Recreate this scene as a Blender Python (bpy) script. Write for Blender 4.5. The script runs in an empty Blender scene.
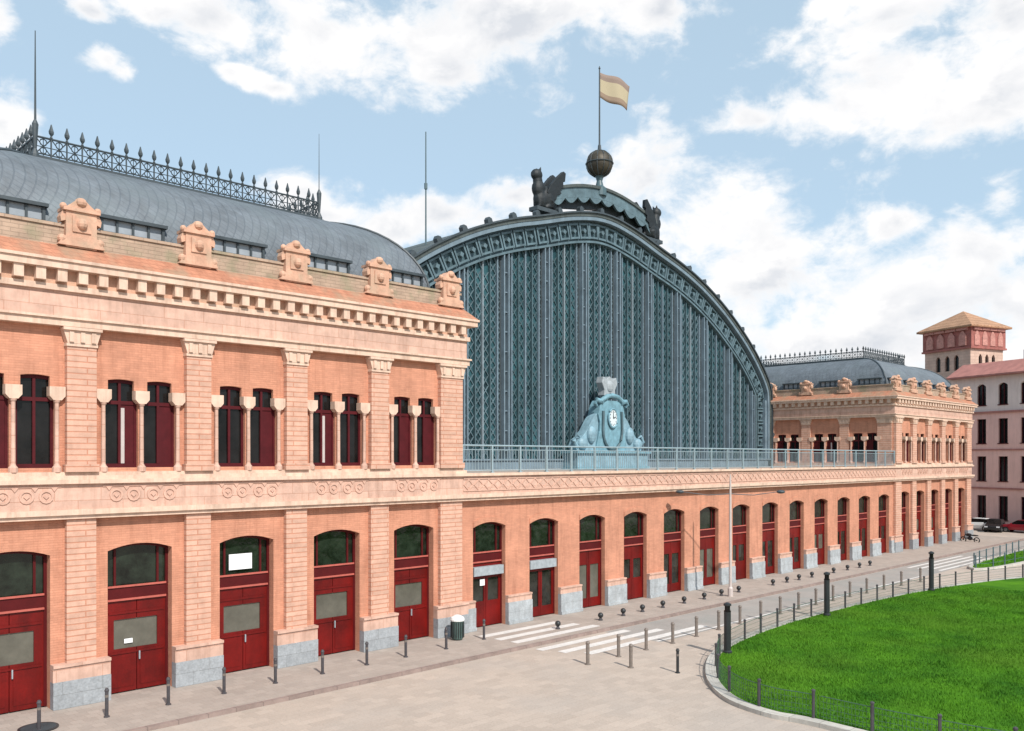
import bpy, bmesh, math, random
import numpy as np
from mathutils import Vector, Matrix
random.seed(7); rng = np.random.default_rng(7)
R = math.radians
scn = bpy.context.scene
COL = scn.collection

# ------------------------------------------------------------------ camera
F_PX = 870.0; TH = math.atan(888.0/F_PX); C = math.cos(TH); S = math.sin(TH)
cam = bpy.data.cameras.new('camera'); cam_o = bpy.data.objects.new('camera', cam); COL.objects.link(cam_o)
cam.sensor_fit = 'HORIZONTAL'; cam.sensor_width = 36.0; cam.lens = 36.0*F_PX/1024.0
cam.shift_y = (458.0-365.5)/1024.0
cam.clip_end = 6000; cam.clip_start = 0.2
CAM = Vector((0, -32.0, 8.5)); cam_o.location = CAM
cam_o.rotation_euler = (R(90), 0, math.atan2(S, C)-R(90))
scn.camera = cam_o
FWD = Vector((C, S, 0)); RGT = Vector((S, -C, 0))

# ------------------------------------------------------------------ colour management / light
scn.view_settings.view_transform = 'Standard'; scn.view_settings.look = 'None'
scn.view_settings.gamma = 1.0; scn.view_settings.use_curve_mapping = False
scn.view_settings.exposure = 0.72
SUN_AZ = (-0.25, -0.968); SUN_EL = R(43)
sv = Vector((SUN_AZ[0]*math.cos(SUN_EL), SUN_AZ[1]*math.cos(SUN_EL), math.sin(SUN_EL))).normalized()
sl = bpy.data.lights.new('sun', 'SUN'); sl.energy = 3.0; sl.angle = R(1.5); sl.color = (1.0, 0.95, 0.88)
so = bpy.data.objects.new('sun', sl); COL.objects.link(so)
so.rotation_euler = (-sv).to_track_quat('-Z', 'Y').to_euler()

world = bpy.data.worlds.new('World'); scn.world = world; world.use_nodes = True
nt = world.node_tree; nt.nodes.clear()
def wn(t, **k):
    n = nt.nodes.new(t)
    for a, b in k.items(): setattr(n, a, b)
    return n
def wmath(op, a, b=None, c=None, clamp=False):
    n = wn('ShaderNodeMath', operation=op, use_clamp=clamp)
    for i, v in enumerate((a, b, c)):
        if v is None: continue
        if isinstance(v, (int, float)): n.inputs[i].default_value = v
        else: nt.links.new(v, n.inputs[i])
    return n.outputs[0]
out = wn('ShaderNodeOutputWorld'); bg = wn('ShaderNodeBackground'); bg.inputs['Strength'].default_value = 0.08
sky = wn('ShaderNodeTexSky', sky_type='NISHITA'); sky.sun_disc = False
sky.sun_elevation = SUN_EL; sky.sun_rotation = math.atan2(sv.x, sv.y)
sky.air_density = 1.0; sky.dust_density = 1.4; sky.ozone_density = 1.6; sky.altitude = 600
tc = wn('ShaderNodeTexCoord'); sep = wn('ShaderNodeSeparateXYZ'); nt.links.new(tc.outputs['Generated'], sep.inputs[0])
dx, dy, dz = sep.outputs
az = wmath('ARCTAN2', dy, dx)
hl = wmath('SQRT', wmath('ADD', wmath('MULTIPLY', dx, dx), wmath('MULTIPLY', dy, dy)))
el = wmath('ARCTAN2', dz, hl)
cmb = wn('ShaderNodeCombineXYZ'); nt.links.new(az, cmb.inputs[0]); nt.links.new(el, cmb.inputs[1]); SKYV = cmb.outputs[0]
def azel(px, py):
    k = (px-512)/F_PX; m = (458-py)/F_PX
    d = FWD + k*RGT
    return math.atan2(d.y, d.x), math.atan2(m, math.sqrt(1+k*k))
# cloud banks: where each sits in the sky (bearing, height), how wide and how tall
banks = [(225,18,90,34),(330,28,110,48),(420,38,120,52),(500,22,120,58),(590,8,110,30),(445,72,70,20),(655,12,48,26),(150,8,50,20),
 (108,60,26,14),(120,70,18,12),(92,10,34,12),(238,72,24,9),(256,80,26,10),(276,88,20,8),(-4,14,22,26),(2,124,30,34),
 (760,120,60,20),(830,108,90,32),(910,70,120,52),(1000,90,110,52),(880,18,90,30),(1010,20,90,40),(830,8,40,18),
 (600,205,60,30),(650,180,58,46),(700,230,100,66),(760,270,120,70),(850,300,150,60),(900,222,42,20),(1003,196,34,30),(975,250,90,46),
 (1050,290,150,80),(850,345,260,48),(640,265,90,60),(930,300,120,50),
 (450,214,70,20),(515,196,42,18),(395,226,40,16),(306,192,38,24),(330,215,50,12),(560,215,50,20),
 (1200,130,200,90),(1350,300,240,110),(-160,60,120,60),(-260,260,200,70),(-420,120,120,80)]
dens = None
for (px, py, rx, ry) in banks:
    a0, e0 = azel(px, py)
    k = (px-512)/F_PX; sx = rx/F_PX/(1+k*k); sy = ry/F_PX/math.sqrt(1+k*k)
    vm = wn('ShaderNodeVectorMath', operation='SUBTRACT'); nt.links.new(SKYV, vm.inputs[0]); vm.inputs[1].default_value = (a0, e0, 0)
    vs = wn('ShaderNodeVectorMath', operation='MULTIPLY'); nt.links.new(vm.outputs[0], vs.inputs[0]); vs.inputs[1].default_value = (1/sx, 1/sy, 0)
    ln = wn('ShaderNodeVectorMath', operation='LENGTH'); nt.links.new(vs.outputs[0], ln.inputs[0])
    v = wmath('SUBTRACT', 1.0, ln.outputs['Value'])
    dens = v if dens is None else wmath('SMOOTH_MAX', dens, v, 0.25)
def wnoise(scale, detail, rough, off=(0, 0, 0), dist=0.0):
    mp = wn('ShaderNodeMapping'); nt.links.new(SKYV, mp.inputs['Vector']); mp.inputs['Location'].default_value = off
    mp.inputs['Scale'].default_value = (1, 1.5, 1)
    n = wn('ShaderNodeTexNoise'); n.inputs['Scale'].default_value = scale; n.inputs['Detail'].default_value = detail
    n.inputs['Roughness'].default_value = rough; n.inputs['Distortion'].default_value = dist; nt.links.new(mp.outputs[0], n.inputs['Vector'])
    return n.outputs['Fac']
n1 = wnoise(9.0, 9, 0.60, dist=0.3)
n1b = wnoise(9.0, 5, 0.55, off=(0.012, 0.03, 0), dist=0.3)
n2 = wnoise(3.0, 4, 0.5, off=(3, 1, 0))
n3 = wnoise(34.0, 8, 0.62, off=(5, 2, 0), dist=0.4)
d1 = wmath('ADD', wmath('ADD', dens, wmath('MULTIPLY', wmath('SUBTRACT', n1, 0.5), 3.4)), wmath('MULTIPLY', wmath('SUBTRACT', n3, 0.5), 1.1))
mask = wn('ShaderNodeMapRange', interpolation_type='SMOOTHSTEP'); nt.links.new(d1, mask.inputs[0])
mask.inputs[1].default_value = -0.22; mask.inputs[2].default_value = 0.68
shade = wmath('ADD', wmath('MULTIPLY', wmath('SUBTRACT', n1b, n1), 4.0), wmath('ADD', wmath('MULTIPLY', n2, 1.3), wmath('MULTIPLY', wmath('SUBTRACT', n3, .5), -0.6)))
thick = wn('ShaderNodeMapRange'); nt.links.new(d1, thick.inputs[0]); thick.inputs[1].default_value = 0.25; thick.inputs[2].default_value = 1.1
sh2 = wmath('MULTIPLY', shade, thick.outputs[0], clamp=True)
ccol = wn('ShaderNodeMix', data_type='RGBA'); nt.links.new(sh2, ccol.inputs[0])
CL = 8.3
ccol.inputs[6].default_value = (CL*1.0, CL*0.985, CL*0.975, 1); ccol.inputs[7].default_value = (CL*.66, CL*.69, CL*.74, 1)
skyb = wn('ShaderNodeMix', data_type='RGBA', blend_type='MULTIPLY'); skyb.inputs[0].default_value = 1.0
nt.links.new(sky.outputs[0], skyb.inputs[6]); skyb.inputs[7].default_value = (1.0, 1.0, 1.0, 1)
# thin milky veil of high cloud over the blue
veil = wn('ShaderNodeMix', data_type='RGBA'); veil.inputs[0].default_value = 0.60
nt.links.new(skyb.outputs[2], veil.inputs[6]); veil.inputs[7].default_value = (5.2, 6.8, 7.9, 1)
fin = wn('ShaderNodeMix', data_type='RGBA'); nt.links.new(mask.outputs[0], fin.inputs[0])
nt.links.new(veil.outputs[2], fin.inputs[6]); nt.links.new(ccol.outputs[2], fin.inputs[7])
nt.links.new(fin.outputs[2], bg.inputs['Color']); nt.links.new(bg.outputs[0], out.inputs[0])
world.cycles.sampling_method = 'MANUAL'; world.cycles.sample_map_resolution = 1024

# ------------------------------------------------------------------ materials
def material(name, col, rough=0.8, metal=0.0, var=0.12, vscale=1.5, bricks=None, mortar=None, bump=0.0, bscale=20.0,
             streak=0.0, col2=None, spec=0.5, diag=False, fine=0.0, emission=None, patch=None):
    m = bpy.data.materials.new(name); m.use_nodes = True; t = m.node_tree; t.nodes.clear()
    N = t.nodes.new; L = t.links.new
    o = N('ShaderNodeOutputMaterial'); p = N('ShaderNodeBsdfPrincipled'); L(p.outputs[0], o.inputs[0])
    p.inputs['Roughness'].default_value = rough; p.inputs['Metallic'].default_value = metal
    p.inputs['Specular IOR Level'].default_value = spec
    c = N('ShaderNodeTexCoord'); src = c.outputs['Object']
    nz = N('ShaderNodeTexNoise'); nz.inputs['Scale'].default_value = vscale; nz.inputs['Detail'].default_value = 6; nz.inputs['Roughness'].default_value = .65
    L(src, nz.inputs['Vector'])
    a = (*[x*(1-var) for x in col], 1); b = (*[min(1, x*(1+var)) for x in (col2 or col)], 1)
    rp = N('ShaderNodeValToRGB'); rp.color_ramp.elements[0].position = .32; rp.color_ramp.elements[1].position = .68
    rp.color_ramp.elements[0].color = a; rp.color_ramp.elements[1].color = b; L(nz.outputs['Fac'], rp.inputs[0])
    cur = rp.outputs[0]; hgt = None
    def mul(cur, fac_socket, colr):
        mx = N('ShaderNodeMix'); mx.data_type = 'RGBA'; mx.blend_type = 'MULTIPLY'; L(fac_socket, mx.inputs[0]); L(cur, mx.inputs[6]); mx.inputs[7].default_value = (*colr, 1)
        return mx.outputs[2]
    if bricks:
        bw, bh, mw = bricks
        sp = N('ShaderNodeSeparateXYZ'); L(src, sp.inputs[0])
        ad = N('ShaderNodeMath'); ad.operation = 'ADD'; L(sp.outputs[0], ad.inputs[0]); L(sp.outputs[1], ad.inputs[1])
        cb = N('ShaderNodeCombineXYZ')
        if diag == 'ground':
            L(sp.outputs[0], cb.inputs[0]); L(sp.outputs[1], cb.inputs[1])
        elif diag:
            s1 = N('ShaderNodeMath'); s1.operation = 'ADD'; L(ad.outputs[0], s1.inputs[0]); L(sp.outputs[2], s1.inputs[1])
            s2 = N('ShaderNodeMath'); s2.operation = 'SUBTRACT'; L(ad.outputs[0], s2.inputs[0]); L(sp.outputs[2], s2.inputs[1])
            L(s1.outputs[0], cb.inputs[0]); L(s2.outputs[0], cb.inputs[1])
        else:
            L(ad.outputs[0], cb.inputs[0]); L(sp.outputs[2], cb.inputs[1])
        bt = N('ShaderNodeTexBrick'); L(cb.outputs[0], bt.inputs['Vector']); bt.inputs['Scale'].default_value = 1.0
        bt.inputs['Brick Width'].default_value = bw; bt.inputs['Row Height'].default_value = bh; bt.inputs['Mortar Size'].default_value = mw
        bt.inputs['Mortar Smooth'].default_value = .3; bt.inputs['Bias'].default_value = 0
        bt.inputs['Color1'].default_value = (.86, .86, .86, 1); bt.inputs['Color2'].default_value = (1, 1, 1, 1)
        mo = mortar or (.7, .7, .7); bt.inputs['Mortar'].default_value = (*mo, 1)
        mx = N('ShaderNodeMix'); mx.data_type = 'RGBA'; mx.blend_type = 'MULTIPLY'; mx.inputs[0].default_value = 1; L(cur, mx.inputs[6]); L(bt.outputs['Color'], mx.inputs[7]); cur = mx.outputs[2]
        hgt = bt.outputs['Fac']
    if streak:
        mp = N('ShaderNodeMapping'); L(src, mp.inputs[0]); mp.inputs['Scale'].default_value = (2.2, 2.2, .22)
        n3 = N('ShaderNodeTexNoise'); n3.inputs['Scale'].default_value = 1.6; n3.inputs['Detail'].default_value = 7; n3.inputs['Roughness'].default_value = .7; L(mp.outputs[0], n3.inputs['Vector'])
        mr = N('ShaderNodeMapRange'); L(n3.outputs['Fac'], mr.inputs[0]); mr.inputs[1].default_value = .47; mr.inputs[2].default_value = .72; mr.inputs[4].default_value = streak
        cur = mul(cur, mr.outputs[0], (.55, .47, .42))
    if patch:
        n4 = N('ShaderNodeTexNoise'); n4.inputs['Scale'].default_value = patch[1]; n4.inputs['Detail'].default_value = 5; L(src, n4.inputs['Vector'])
        mr = N('ShaderNodeMapRange'); L(n4.outputs['Fac'], mr.inputs[0]); mr.inputs[1].default_value = .48; mr.inputs[2].default_value = .66; mr.inputs[4].default_value = patch[2]
        mx = N('ShaderNodeMix'); mx.data_type = 'RGBA'; L(mr.outputs[0], mx.inputs[0]); L(cur, mx.inputs[6]); mx.inputs[7].default_value = (*patch[0], 1); cur = mx.outputs[2]
    if fine:
        n5 = N('ShaderNodeTexNoise'); n5.inputs['Scale'].default_value = 14; n5.inputs['Detail'].default_value = 4; L(src, n5.inputs['Vector'])
        mr = N('ShaderNodeMapRange'); L(n5.outputs['Fac'], mr.inputs[0]); mr.inputs[1].default_value = .35; mr.inputs[2].default_value = .7; mr.inputs[4].default_value = fine
        cur = mul(cur, mr.outputs[0], (.72, .70, .68))
    L(cur, p.inputs['Base Color'])
    if bump or hgt:
        nb = N('ShaderNodeTexNoise'); nb.inputs['Scale'].default_value = bscale; nb.inputs['Detail'].default_value = 5; L(src, nb.inputs['Vector'])
        bp = N('ShaderNodeBump'); bp.inputs['Strength'].default_value = max(bump, .001); bp.inputs['Distance'].default_value = .03; L(nb.outputs['Fac'], bp.inputs['Height'])
        last = bp
        if hgt:
            b2 = N('ShaderNodeBump'); b2.invert = True; b2.inputs['Strength'].default_value = .5; b2.inputs['Distance'].default_value = .02
            L(hgt, b2.inputs['Height']); L(bp.outputs[0], b2.inputs['Normal']); last = b2
        L(last.outputs[0], p.inputs['Normal'])
    if emission: p.inputs['Emission Color'].default_value = (*emission, 1); p.inputs['Emission Strength'].default_value = 1
    return m
M = {}
M['brick'] = material('orange_brick', (.57, .26, .165), .9, bricks=(.30, .085, .008), mortar=(.88, .86, .84), var=.16, vscale=.7, streak=.5, bump=.2)
M['brickred'] = material('red_brick_coping', (.46, .20, .12), .9, bricks=(.30, .16, .012), mortar=(.75, .72, .7), var=.16, vscale=2, streak=.4, patch=((.26, .22, .15), 1.1, .5))
M['stone'] = material('pink_stone', (.60, .385, .30), .85, bricks=(1.5, .44, .012), mortar=(.80, .68, .62), var=.14, vscale=2.2, streak=.5, bump=.15)
M['ashlar'] = material('banded_stone', (.60, .36, .265), .85, bricks=(1.6, .20, .024), mortar=(.80, .60, .52), var=.13, vscale=3, streak=.2, bump=.2)
M['cream'] = material('cream_moulding', (.64, .455, .35), .8, var=.14, vscale=2, streak=.6, bump=.1)
M['weather'] = material('weathered_parapet', (.42, .30, .22), .9, var=.18, vscale=1.4, patch=((.22, .21, .13), 1.3, .6), bump=.3, bricks=(.5, .14, .012))
M['granite'] = material('grey_granite', (.34, .36, .38), .7, var=.14, vscale=5, fine=.7, bump=.15, bricks=(1.3, .48, .012), mortar=(.75, .74, .72))
M['granpale'] = material('light_grey_granite', (.42, .45, .47), .7, var=.16, vscale=3, fine=.7, bump=.15, bricks=(1.3, .6, .012), mortar=(.8, .8, .78), streak=.4)
M['door'] = material('red_door_paint', (.135, .004, .003), .42, spec=.3, var=.35, vscale=.8, bump=.1, streak=.5, fine=.5)
M['doordk'] = material('dark_red_frame', (.075, .006, .007), .5, spec=.2, var=.15, vscale=2)
M['doortrim'] = material('faded_red_moulding', (.42, .10, .075), .5, var=.15, vscale=4)
M['winfr'] = material('oxblood_window_frame', (.070, .007, .010), .6, spec=.2, var=.2, vscale=2)
M['glass'] = material('dark_window_glass', (.010, .009, .009), .08, var=.6, vscale=.9, spec=.25, bump=.25, bscale=1.2)
M['fan'] = material('fanlight_glass', (.012, .018, .012), .09, var=.8, vscale=1.6, spec=.45, bump=.6, bscale=1.5)
M['glassg'] = material('door_glass', (.022, .022, .018), .10, var=.6, vscale=1.6, spec=.5)
M['glasspale'] = material('pale_door_glass', (.105, .10, .08), .12, var=.25, vscale=1.1, spec=.6)
M['curtain'] = material('pale_curtain', (.45, .40, .38), .9, var=.1)
M['dormglass'] = material('dormer_glass', (.30, .33, .36), .25, var=.15, vscale=1.2, spec=.6)
M['zinc'] = material('zinc_scale_roof', (.16, .18, .20), .55, metal=.25, var=.22, vscale=.8, bricks=(.36, .36, .03), mortar=(.72, .74, .76), diag=True, bump=.2, streak=.3, patch=((.16, .19, .20), .5, .4))
M['iron'] = material('dark_painted_iron', (.045, .058, .066), .5, var=.25, vscale=2)
M['irongrey'] = material('grey_green_iron', (.060, .105, .122), .5, var=.25, vscale=1.2, streak=.3)
M['ironmid'] = material('mid_blue_grey_iron', (.095, .148, .172), .5, var=.3, vscale=1.5, streak=.4)
M['rimpale'] = material('pale_grey_arch_rim', (.22, .27, .30), .5, var=.2, vscale=1.5, streak=.4)
M['ironpale'] = material('pale_blue_iron', (.15, .205, .245), .5, var=.2, vscale=1.2, streak=.35)
M['shedglass'] = material('teal_shed_glazing', (.008, .022, .034), .35, var=.6, vscale=.35, col2=(.022, .068, .080), spec=.35)
M['shedroof'] = material('lead_barrel_roof', (.085, .10, .095), .6, metal=.2, var=.25, vscale=.6, streak=.4, bricks=(1.2, .7, .04))
M['verdigris'] = material('pale_verdigris', (.15, .29, .35), .6, var=.25, vscale=2.2, streak=.4, bump=.3)
M['verdipale'] = material('blue_grey_cast_metal', (.19, .31, .37), .55, var=.25, vscale=2, streak=.3, bump=.3)
M['crest'] = material('pinkish_cast_stone', (.30, .33, .35), .7, var=.2, vscale=4)
M['white'] = material('white_enamel', (.78, .78, .76), .4, var=.03)
M['dialc'] = material('pale_dial', (.56, .62, .64), .5, var=.08)
M['black'] = material('black_paint', (.012, .012, .012), .4, var=.1)
M['bronze'] = material('dark_bronze', (.009, .013, .016), .6, var=.4, vscale=3, bump=.4)
M['ball'] = material('weathered_copper_ball', (.055, .046, .032), .55, metal=.3, var=.35, vscale=2.5, bump=.3)
M['railing'] = material('light_steel_railing', (.30, .38, .41), .45, var=.12, metal=.2)
M['paving'] = material('plaza_paving', (.485, .40, .335), .9, var=.05, vscale=.25, bricks=(.6, .4, .006), mortar=(.88, .87, .86), diag='ground', fine=.4, streak=.0, patch=((.40, .35, .31), .22, .5), bump=.15)
M['sidewalk'] = material('pavement_slabs', (.40, .335, .29), .9, var=.07, vscale=.5, bricks=(.4, .4, .008), mortar=(.82, .8, .78), diag='ground', fine=.3, bump=.1)
M['road'] = material('pale_worn_asphalt', (.33, .30, .275), .9, var=.10, vscale=.5, fine=.5, bump=.3, patch=((.26, .27, .255), .4, .5))
M['kerb'] = material('granite_kerb', (.27, .20, .175), .8, var=.2, vscale=2, bricks=(1.0, 1.0, .02), diag='ground')
M['kerbpale'] = material('pale_kerb', (.50, .47, .42), .8, var=.12, vscale=2, bricks=(1.0, 1.0, .02), diag='ground')
M['marking'] = material('white_road_paint', (.66, .63, .60), .7, var=.10, vscale=3, fine=.45)
M['bollard'] = material('grey_bollard_paint', (.055, .050, .055), .5, var=.2, vscale=6)
M['bollardbr'] = material('brown_grey_bollard_paint', (.17, .14, .12), .5, var=.2, vscale=6)
M['lamp'] = material('pale_lamp_post', (.50, .43, .40), .5, var=.1)
M['archp'] = material('rose_brick_arches', (.50, .24, .20), .9, var=.25, vscale=3, bricks=(.5, .16, .02))
M['tstone'] = material('peach_tower_stone', (.56, .40, .32), .9, var=.1, vscale=.8, streak=.3, bricks=(.9, .4, .02))
M['post'] = material('charcoal_post', (.022, .024, .026), .45, var=.2)
M['bin'] = material('green_grey_bin', (.06, .10, .09), .45, var=.25)
M['lawnbase'] = material('lawn_turf', (.035, .150, .008), .95, var=.30, vscale=.30, col2=(.070, .185, .008), spec=.1, patch=((.085, .175, .012), .12, .65), fine=.45, bump=.6, bscale=30)
M['blade'] = material('grass_blades', (.030, .150, .008), .8, var=.4, vscale=.35, col2=(.075, .20, .010), spec=.2, patch=((.09, .20, .014), .12, .65))
M['wire'] = material('green_wire', (.05, .10, .07), .5, var=.1)
M['hpink'] = material('pink_render', (.74, .45, .39), .9, var=.08, vscale=.4, streak=.3)
M['hpale'] = material('pale_render', (.70, .57, .52), .9, var=.07, vscale=.5, streak=.3)
M['hred'] = material('dark_red_brickwork', (.34, .12, .10), .9, var=.2, vscale=1.2, bricks=(.5, .16, .02))
M['tile'] = material('terracotta_tiles', (.44, .25, .15), .9, var=.2, vscale=1.0, bricks=(.4, .5, .05), mortar=(.6, .55, .5))
M['tilered'] = material('red_eave_tiles', (.36, .15, .125), .9, var=.2, vscale=1)
M['hdark'] = material('grey_slate', (.12, .12, .13), .7, var=.2)
M['carblack'] = material('black_car_paint', (.010, .010, .011), .25, var=.05)
M['carred'] = material('red_car_paint', (.32, .018, .03), .25, var=.05)
M['carwhite'] = material('white_car_paint', (.70, .69, .67), .25, var=.03)
M['rubber'] = material('tyre_rubber', (.015, .015, .015), .8)
M['rim'] = material('alloy_rim', (.35, .35, .36), .35, metal=.8)
M['lens'] = material('headlamp_lens', (.55, .56, .58), .15, spec=.8)
M['lensred'] = material('tail_lamp_lens', (.25, .01, .01), .2)
M['ringc'] = material('carved_relief', (.55, .34, .26), .9, var=.15, vscale=3)
M['paper'] = material('white_paper', (.80, .80, .80), .8, var=.02)

# flag with red-yellow-red bands, bands run along local Z of the flag
def flag_mat():
    m = bpy.data.materials.new('striped_flag_cloth'); m.use_nodes = True; t = m.node_tree; N = t.nodes.new; L = t.links.new
    p = t.nodes['Principled BSDF']; p.inputs['Roughness'].default_value = .8
    u = N('ShaderNodeUVMap'); sp = N('ShaderNodeSeparateXYZ'); L(u.outputs[0], sp.inputs[0])
    r = N('ShaderNodeValToRGB'); r.color_ramp.interpolation = 'CONSTANT'; e = r.color_ramp.elements
    e[0].color = (.24, .17, .12, 1); e[1].position = .25; e[1].color = (.38, .32, .21, 1); x = e.new(.75); x.color = (.22, .16, .13, 1)
    L(sp.outputs[1], r.inputs[0]); L(r.outputs[0], p.inputs['Base Color']); return m
M['flag'] = flag_mat()

# ------------------------------------------------------------------ mesh helpers
class MB:
    def __init__(s): s.v = []; s.f = []; s.smooth = False
    def add(s, vs, fs):
        o = len(s.v); s.v += [tuple(v) for v in vs]; s.f += [tuple(i+o for i in f) for f in fs]; return s
    def box(s, a, b):
        x0, y0, z0 = a; x1, y1, z1 = b
        return s.add([(x0,y0,z0),(x1,y0,z0),(x1,y1,z0),(x0,y1,z0),(x0,y0,z1),(x1,y0,z1),(x1,y1,z1),(x0,y1,z1)],
                     [(0,3,2,1),(4,5,6,7),(0,1,5,4),(1,2,6,5),(2,3,7,6),(3,0,4,7)])
    def prism(s, poly, to3, d0, d1):
        n = len(poly); vs = [to3(p[0], p[1], d0) for p in poly]+[to3(p[0], p[1], d1) for p in poly]
        fs = [tuple(range(n)), tuple(range(2*n-1, n-1, -1))]+[(i, (i+1) % n, n+(i+1) % n, n+i) for i in range(n)]
        return s.add(vs, fs)
    def tube(s, pts, r, n=8, cap=True):
        pts = [Vector(p) for p in pts]; rs = r if isinstance(r, (list, tuple)) else [r]*len(pts); rings = []; o = len(s.v)
        for i, p in enumerate(pts):
            t = (pts[min(i+1, len(pts)-1)]-pts[max(i-1, 0)]).normalized()
            a = t.cross(Vector((0, 0, 1)) if abs(t.z) < .9 else Vector((1, 0, 0))).normalized(); b = t.cross(a)
            for k in range(n):
                q = p+(a*math.cos(2*math.pi*k/n)+b*math.sin(2*math.pi*k/n))*rs[i]; s.v.append(tuple(q))
        for i in range(len(pts)-1):
            for k in range(n):
                s.f.append((o+i*n+k, o+i*n+(k+1) % n, o+(i+1)*n+(k+1) % n, o+(i+1)*n+k))
        if cap: s.f.append(tuple(o+k for k in range(n))[::-1]); s.f.append(tuple(o+(len(pts)-1)*n+k for k in range(n)))
        return s
    def lathe(s, prof, c=(0, 0, 0), n=14):
        o = len(s.v); m = len(prof)
        for (r, z) in prof:
            for k in range(n): s.v.append((c[0]+r*math.cos(2*math.pi*k/n), c[1]+r*math.sin(2*math.pi*k/n), c[2]+z))
        for i in range(m-1):
            for k in range(n): s.f.append((o+i*n+k, o+i*n+(k+1) % n, o+(i+1)*n+(k+1) % n, o+(i+1)*n+k))
        s.f.append(tuple(o+k for k in range(n))[::-1]); s.f.append(tuple(o+(m-1)*n+k for k in range(n))); return s
    def ball(s, c, r, n=12, m=8):
        rr = r if isinstance(r, (tuple, list)) else (r, r, r); o = len(s.v)
        for i in range(m+1):
            t = math.pi*i/m
            for k in range(n): s.v.append((c[0]+rr[0]*math.sin(t)*math.cos(2*math.pi*k/n), c[1]+rr[1]*math.sin(t)*math.sin(2*math.pi*k/n), c[2]+rr[2]*math.cos(t)))
        for i in range(m):
            for k in range(n): s.f.append((o+i*n+k, o+(i+1)*n+k, o+(i+1)*n+(k+1) % n, o+i*n+(k+1) % n))
        return s
    def build(s, name, mat, parent=None, smooth=False, merge=False, bevel=0):
        me = bpy.data.meshes.new(name); me.from_pydata(s.v, [], s.f); me.update()
        bm = bmesh.new(); bm.from_mesh(me)
        if merge: bmesh.ops.remove_doubles(bm, verts=bm.verts, dist=1e-4)
        bmesh.ops.recalc_face_normals(bm, faces=bm.faces); bm.to_mesh(me); bm.free()
        me.materials.append(mat)
        if smooth: me.shade_smooth()
        o = bpy.data.objects.new(name, me); COL.objects.link(o)
        if parent: o.parent = parent
        if bevel:
            bv = o.modifiers.new('edge', 'BEVEL'); bv.width = bevel; bv.segments = 2; bv.limit_method = 'ANGLE'
        return o
def thing(name, label, cat, loc=(0, 0, 0), rz=0, group=None):
    o = bpy.data.objects.new(name, None); COL.objects.link(o); o.location = loc; o.rotation_euler = (0, 0, rz); o.empty_display_size = .3
    tag(o, label, cat, group); return o
def tag(o, label=None, cat=None, group=None, kind=None):
    if label: o['label'] = label
    if cat: o['category'] = cat
    if group: o['group'] = group
    if kind: o['kind'] = kind
    return o
def copy_tree(o, parent=None):
    c = o.copy(); COL.objects.link(c); c.parent = parent
    for ch in [x for x in bpy.data.objects if x.parent == o]: copy_tree(ch, c)
    return c
class Fr:   # a facade frame: t runs along the wall, z up, d outwards
    def __init__(s, o, t, n): s.o = Vector(o); s.t = Vector(t); s.n = Vector(n)
    def __call__(s, t, z, d): return tuple(s.o+s.t*t+s.n*d+Vector((0, 0, z)))
    def box(s, mb, t0, t1, z0, z1, d0, d1):
        return mb.add([s(t0,z0,d0),s(t1,z0,d0),s(t1,z0,d1),s(t0,z0,d1),s(t0,z1,d0),s(t1,z1,d0),s(t1,z1,d1),s(t0,z1,d1)],
                      [(0,3,2,1),(4,5,6,7),(0,1,5,4),(1,2,6,5),(2,3,7,6),(3,0,4,7)])
    def prism(s, mb, poly, d0, d1): return mb.prism(poly, s, d0, d1)
def arc_pts(t0, t1, z, rise, n=10):
    return [(t0+(t1-t0)*i/n, z+rise*(1-((2*i/n)-1)**2)) for i in range(n+1)]
def wall(mb, fr, t0, t1, z0, z1, ops, d0, d1):
    cur = t0
    for (a, b, za, zb, rise) in ops:
        if a > cur+1e-6: fr.box(mb, cur, a, z0, z1, d0, d1)
        if za > z0+1e-6: fr.box(mb, a, b, z0, za, d0, d1)
        ap = arc_pts(a, b, zb, rise)
        for i in range(len(ap)-1):
            fr.prism(mb, [ap[i], ap[i+1], (ap[i+1][0], z1), (ap[i][0], z1)], d0, d1)
        cur = b
    if t1 > cur+1e-6: fr.box(mb, cur, t1, z0, z1, d0, d1)

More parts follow.
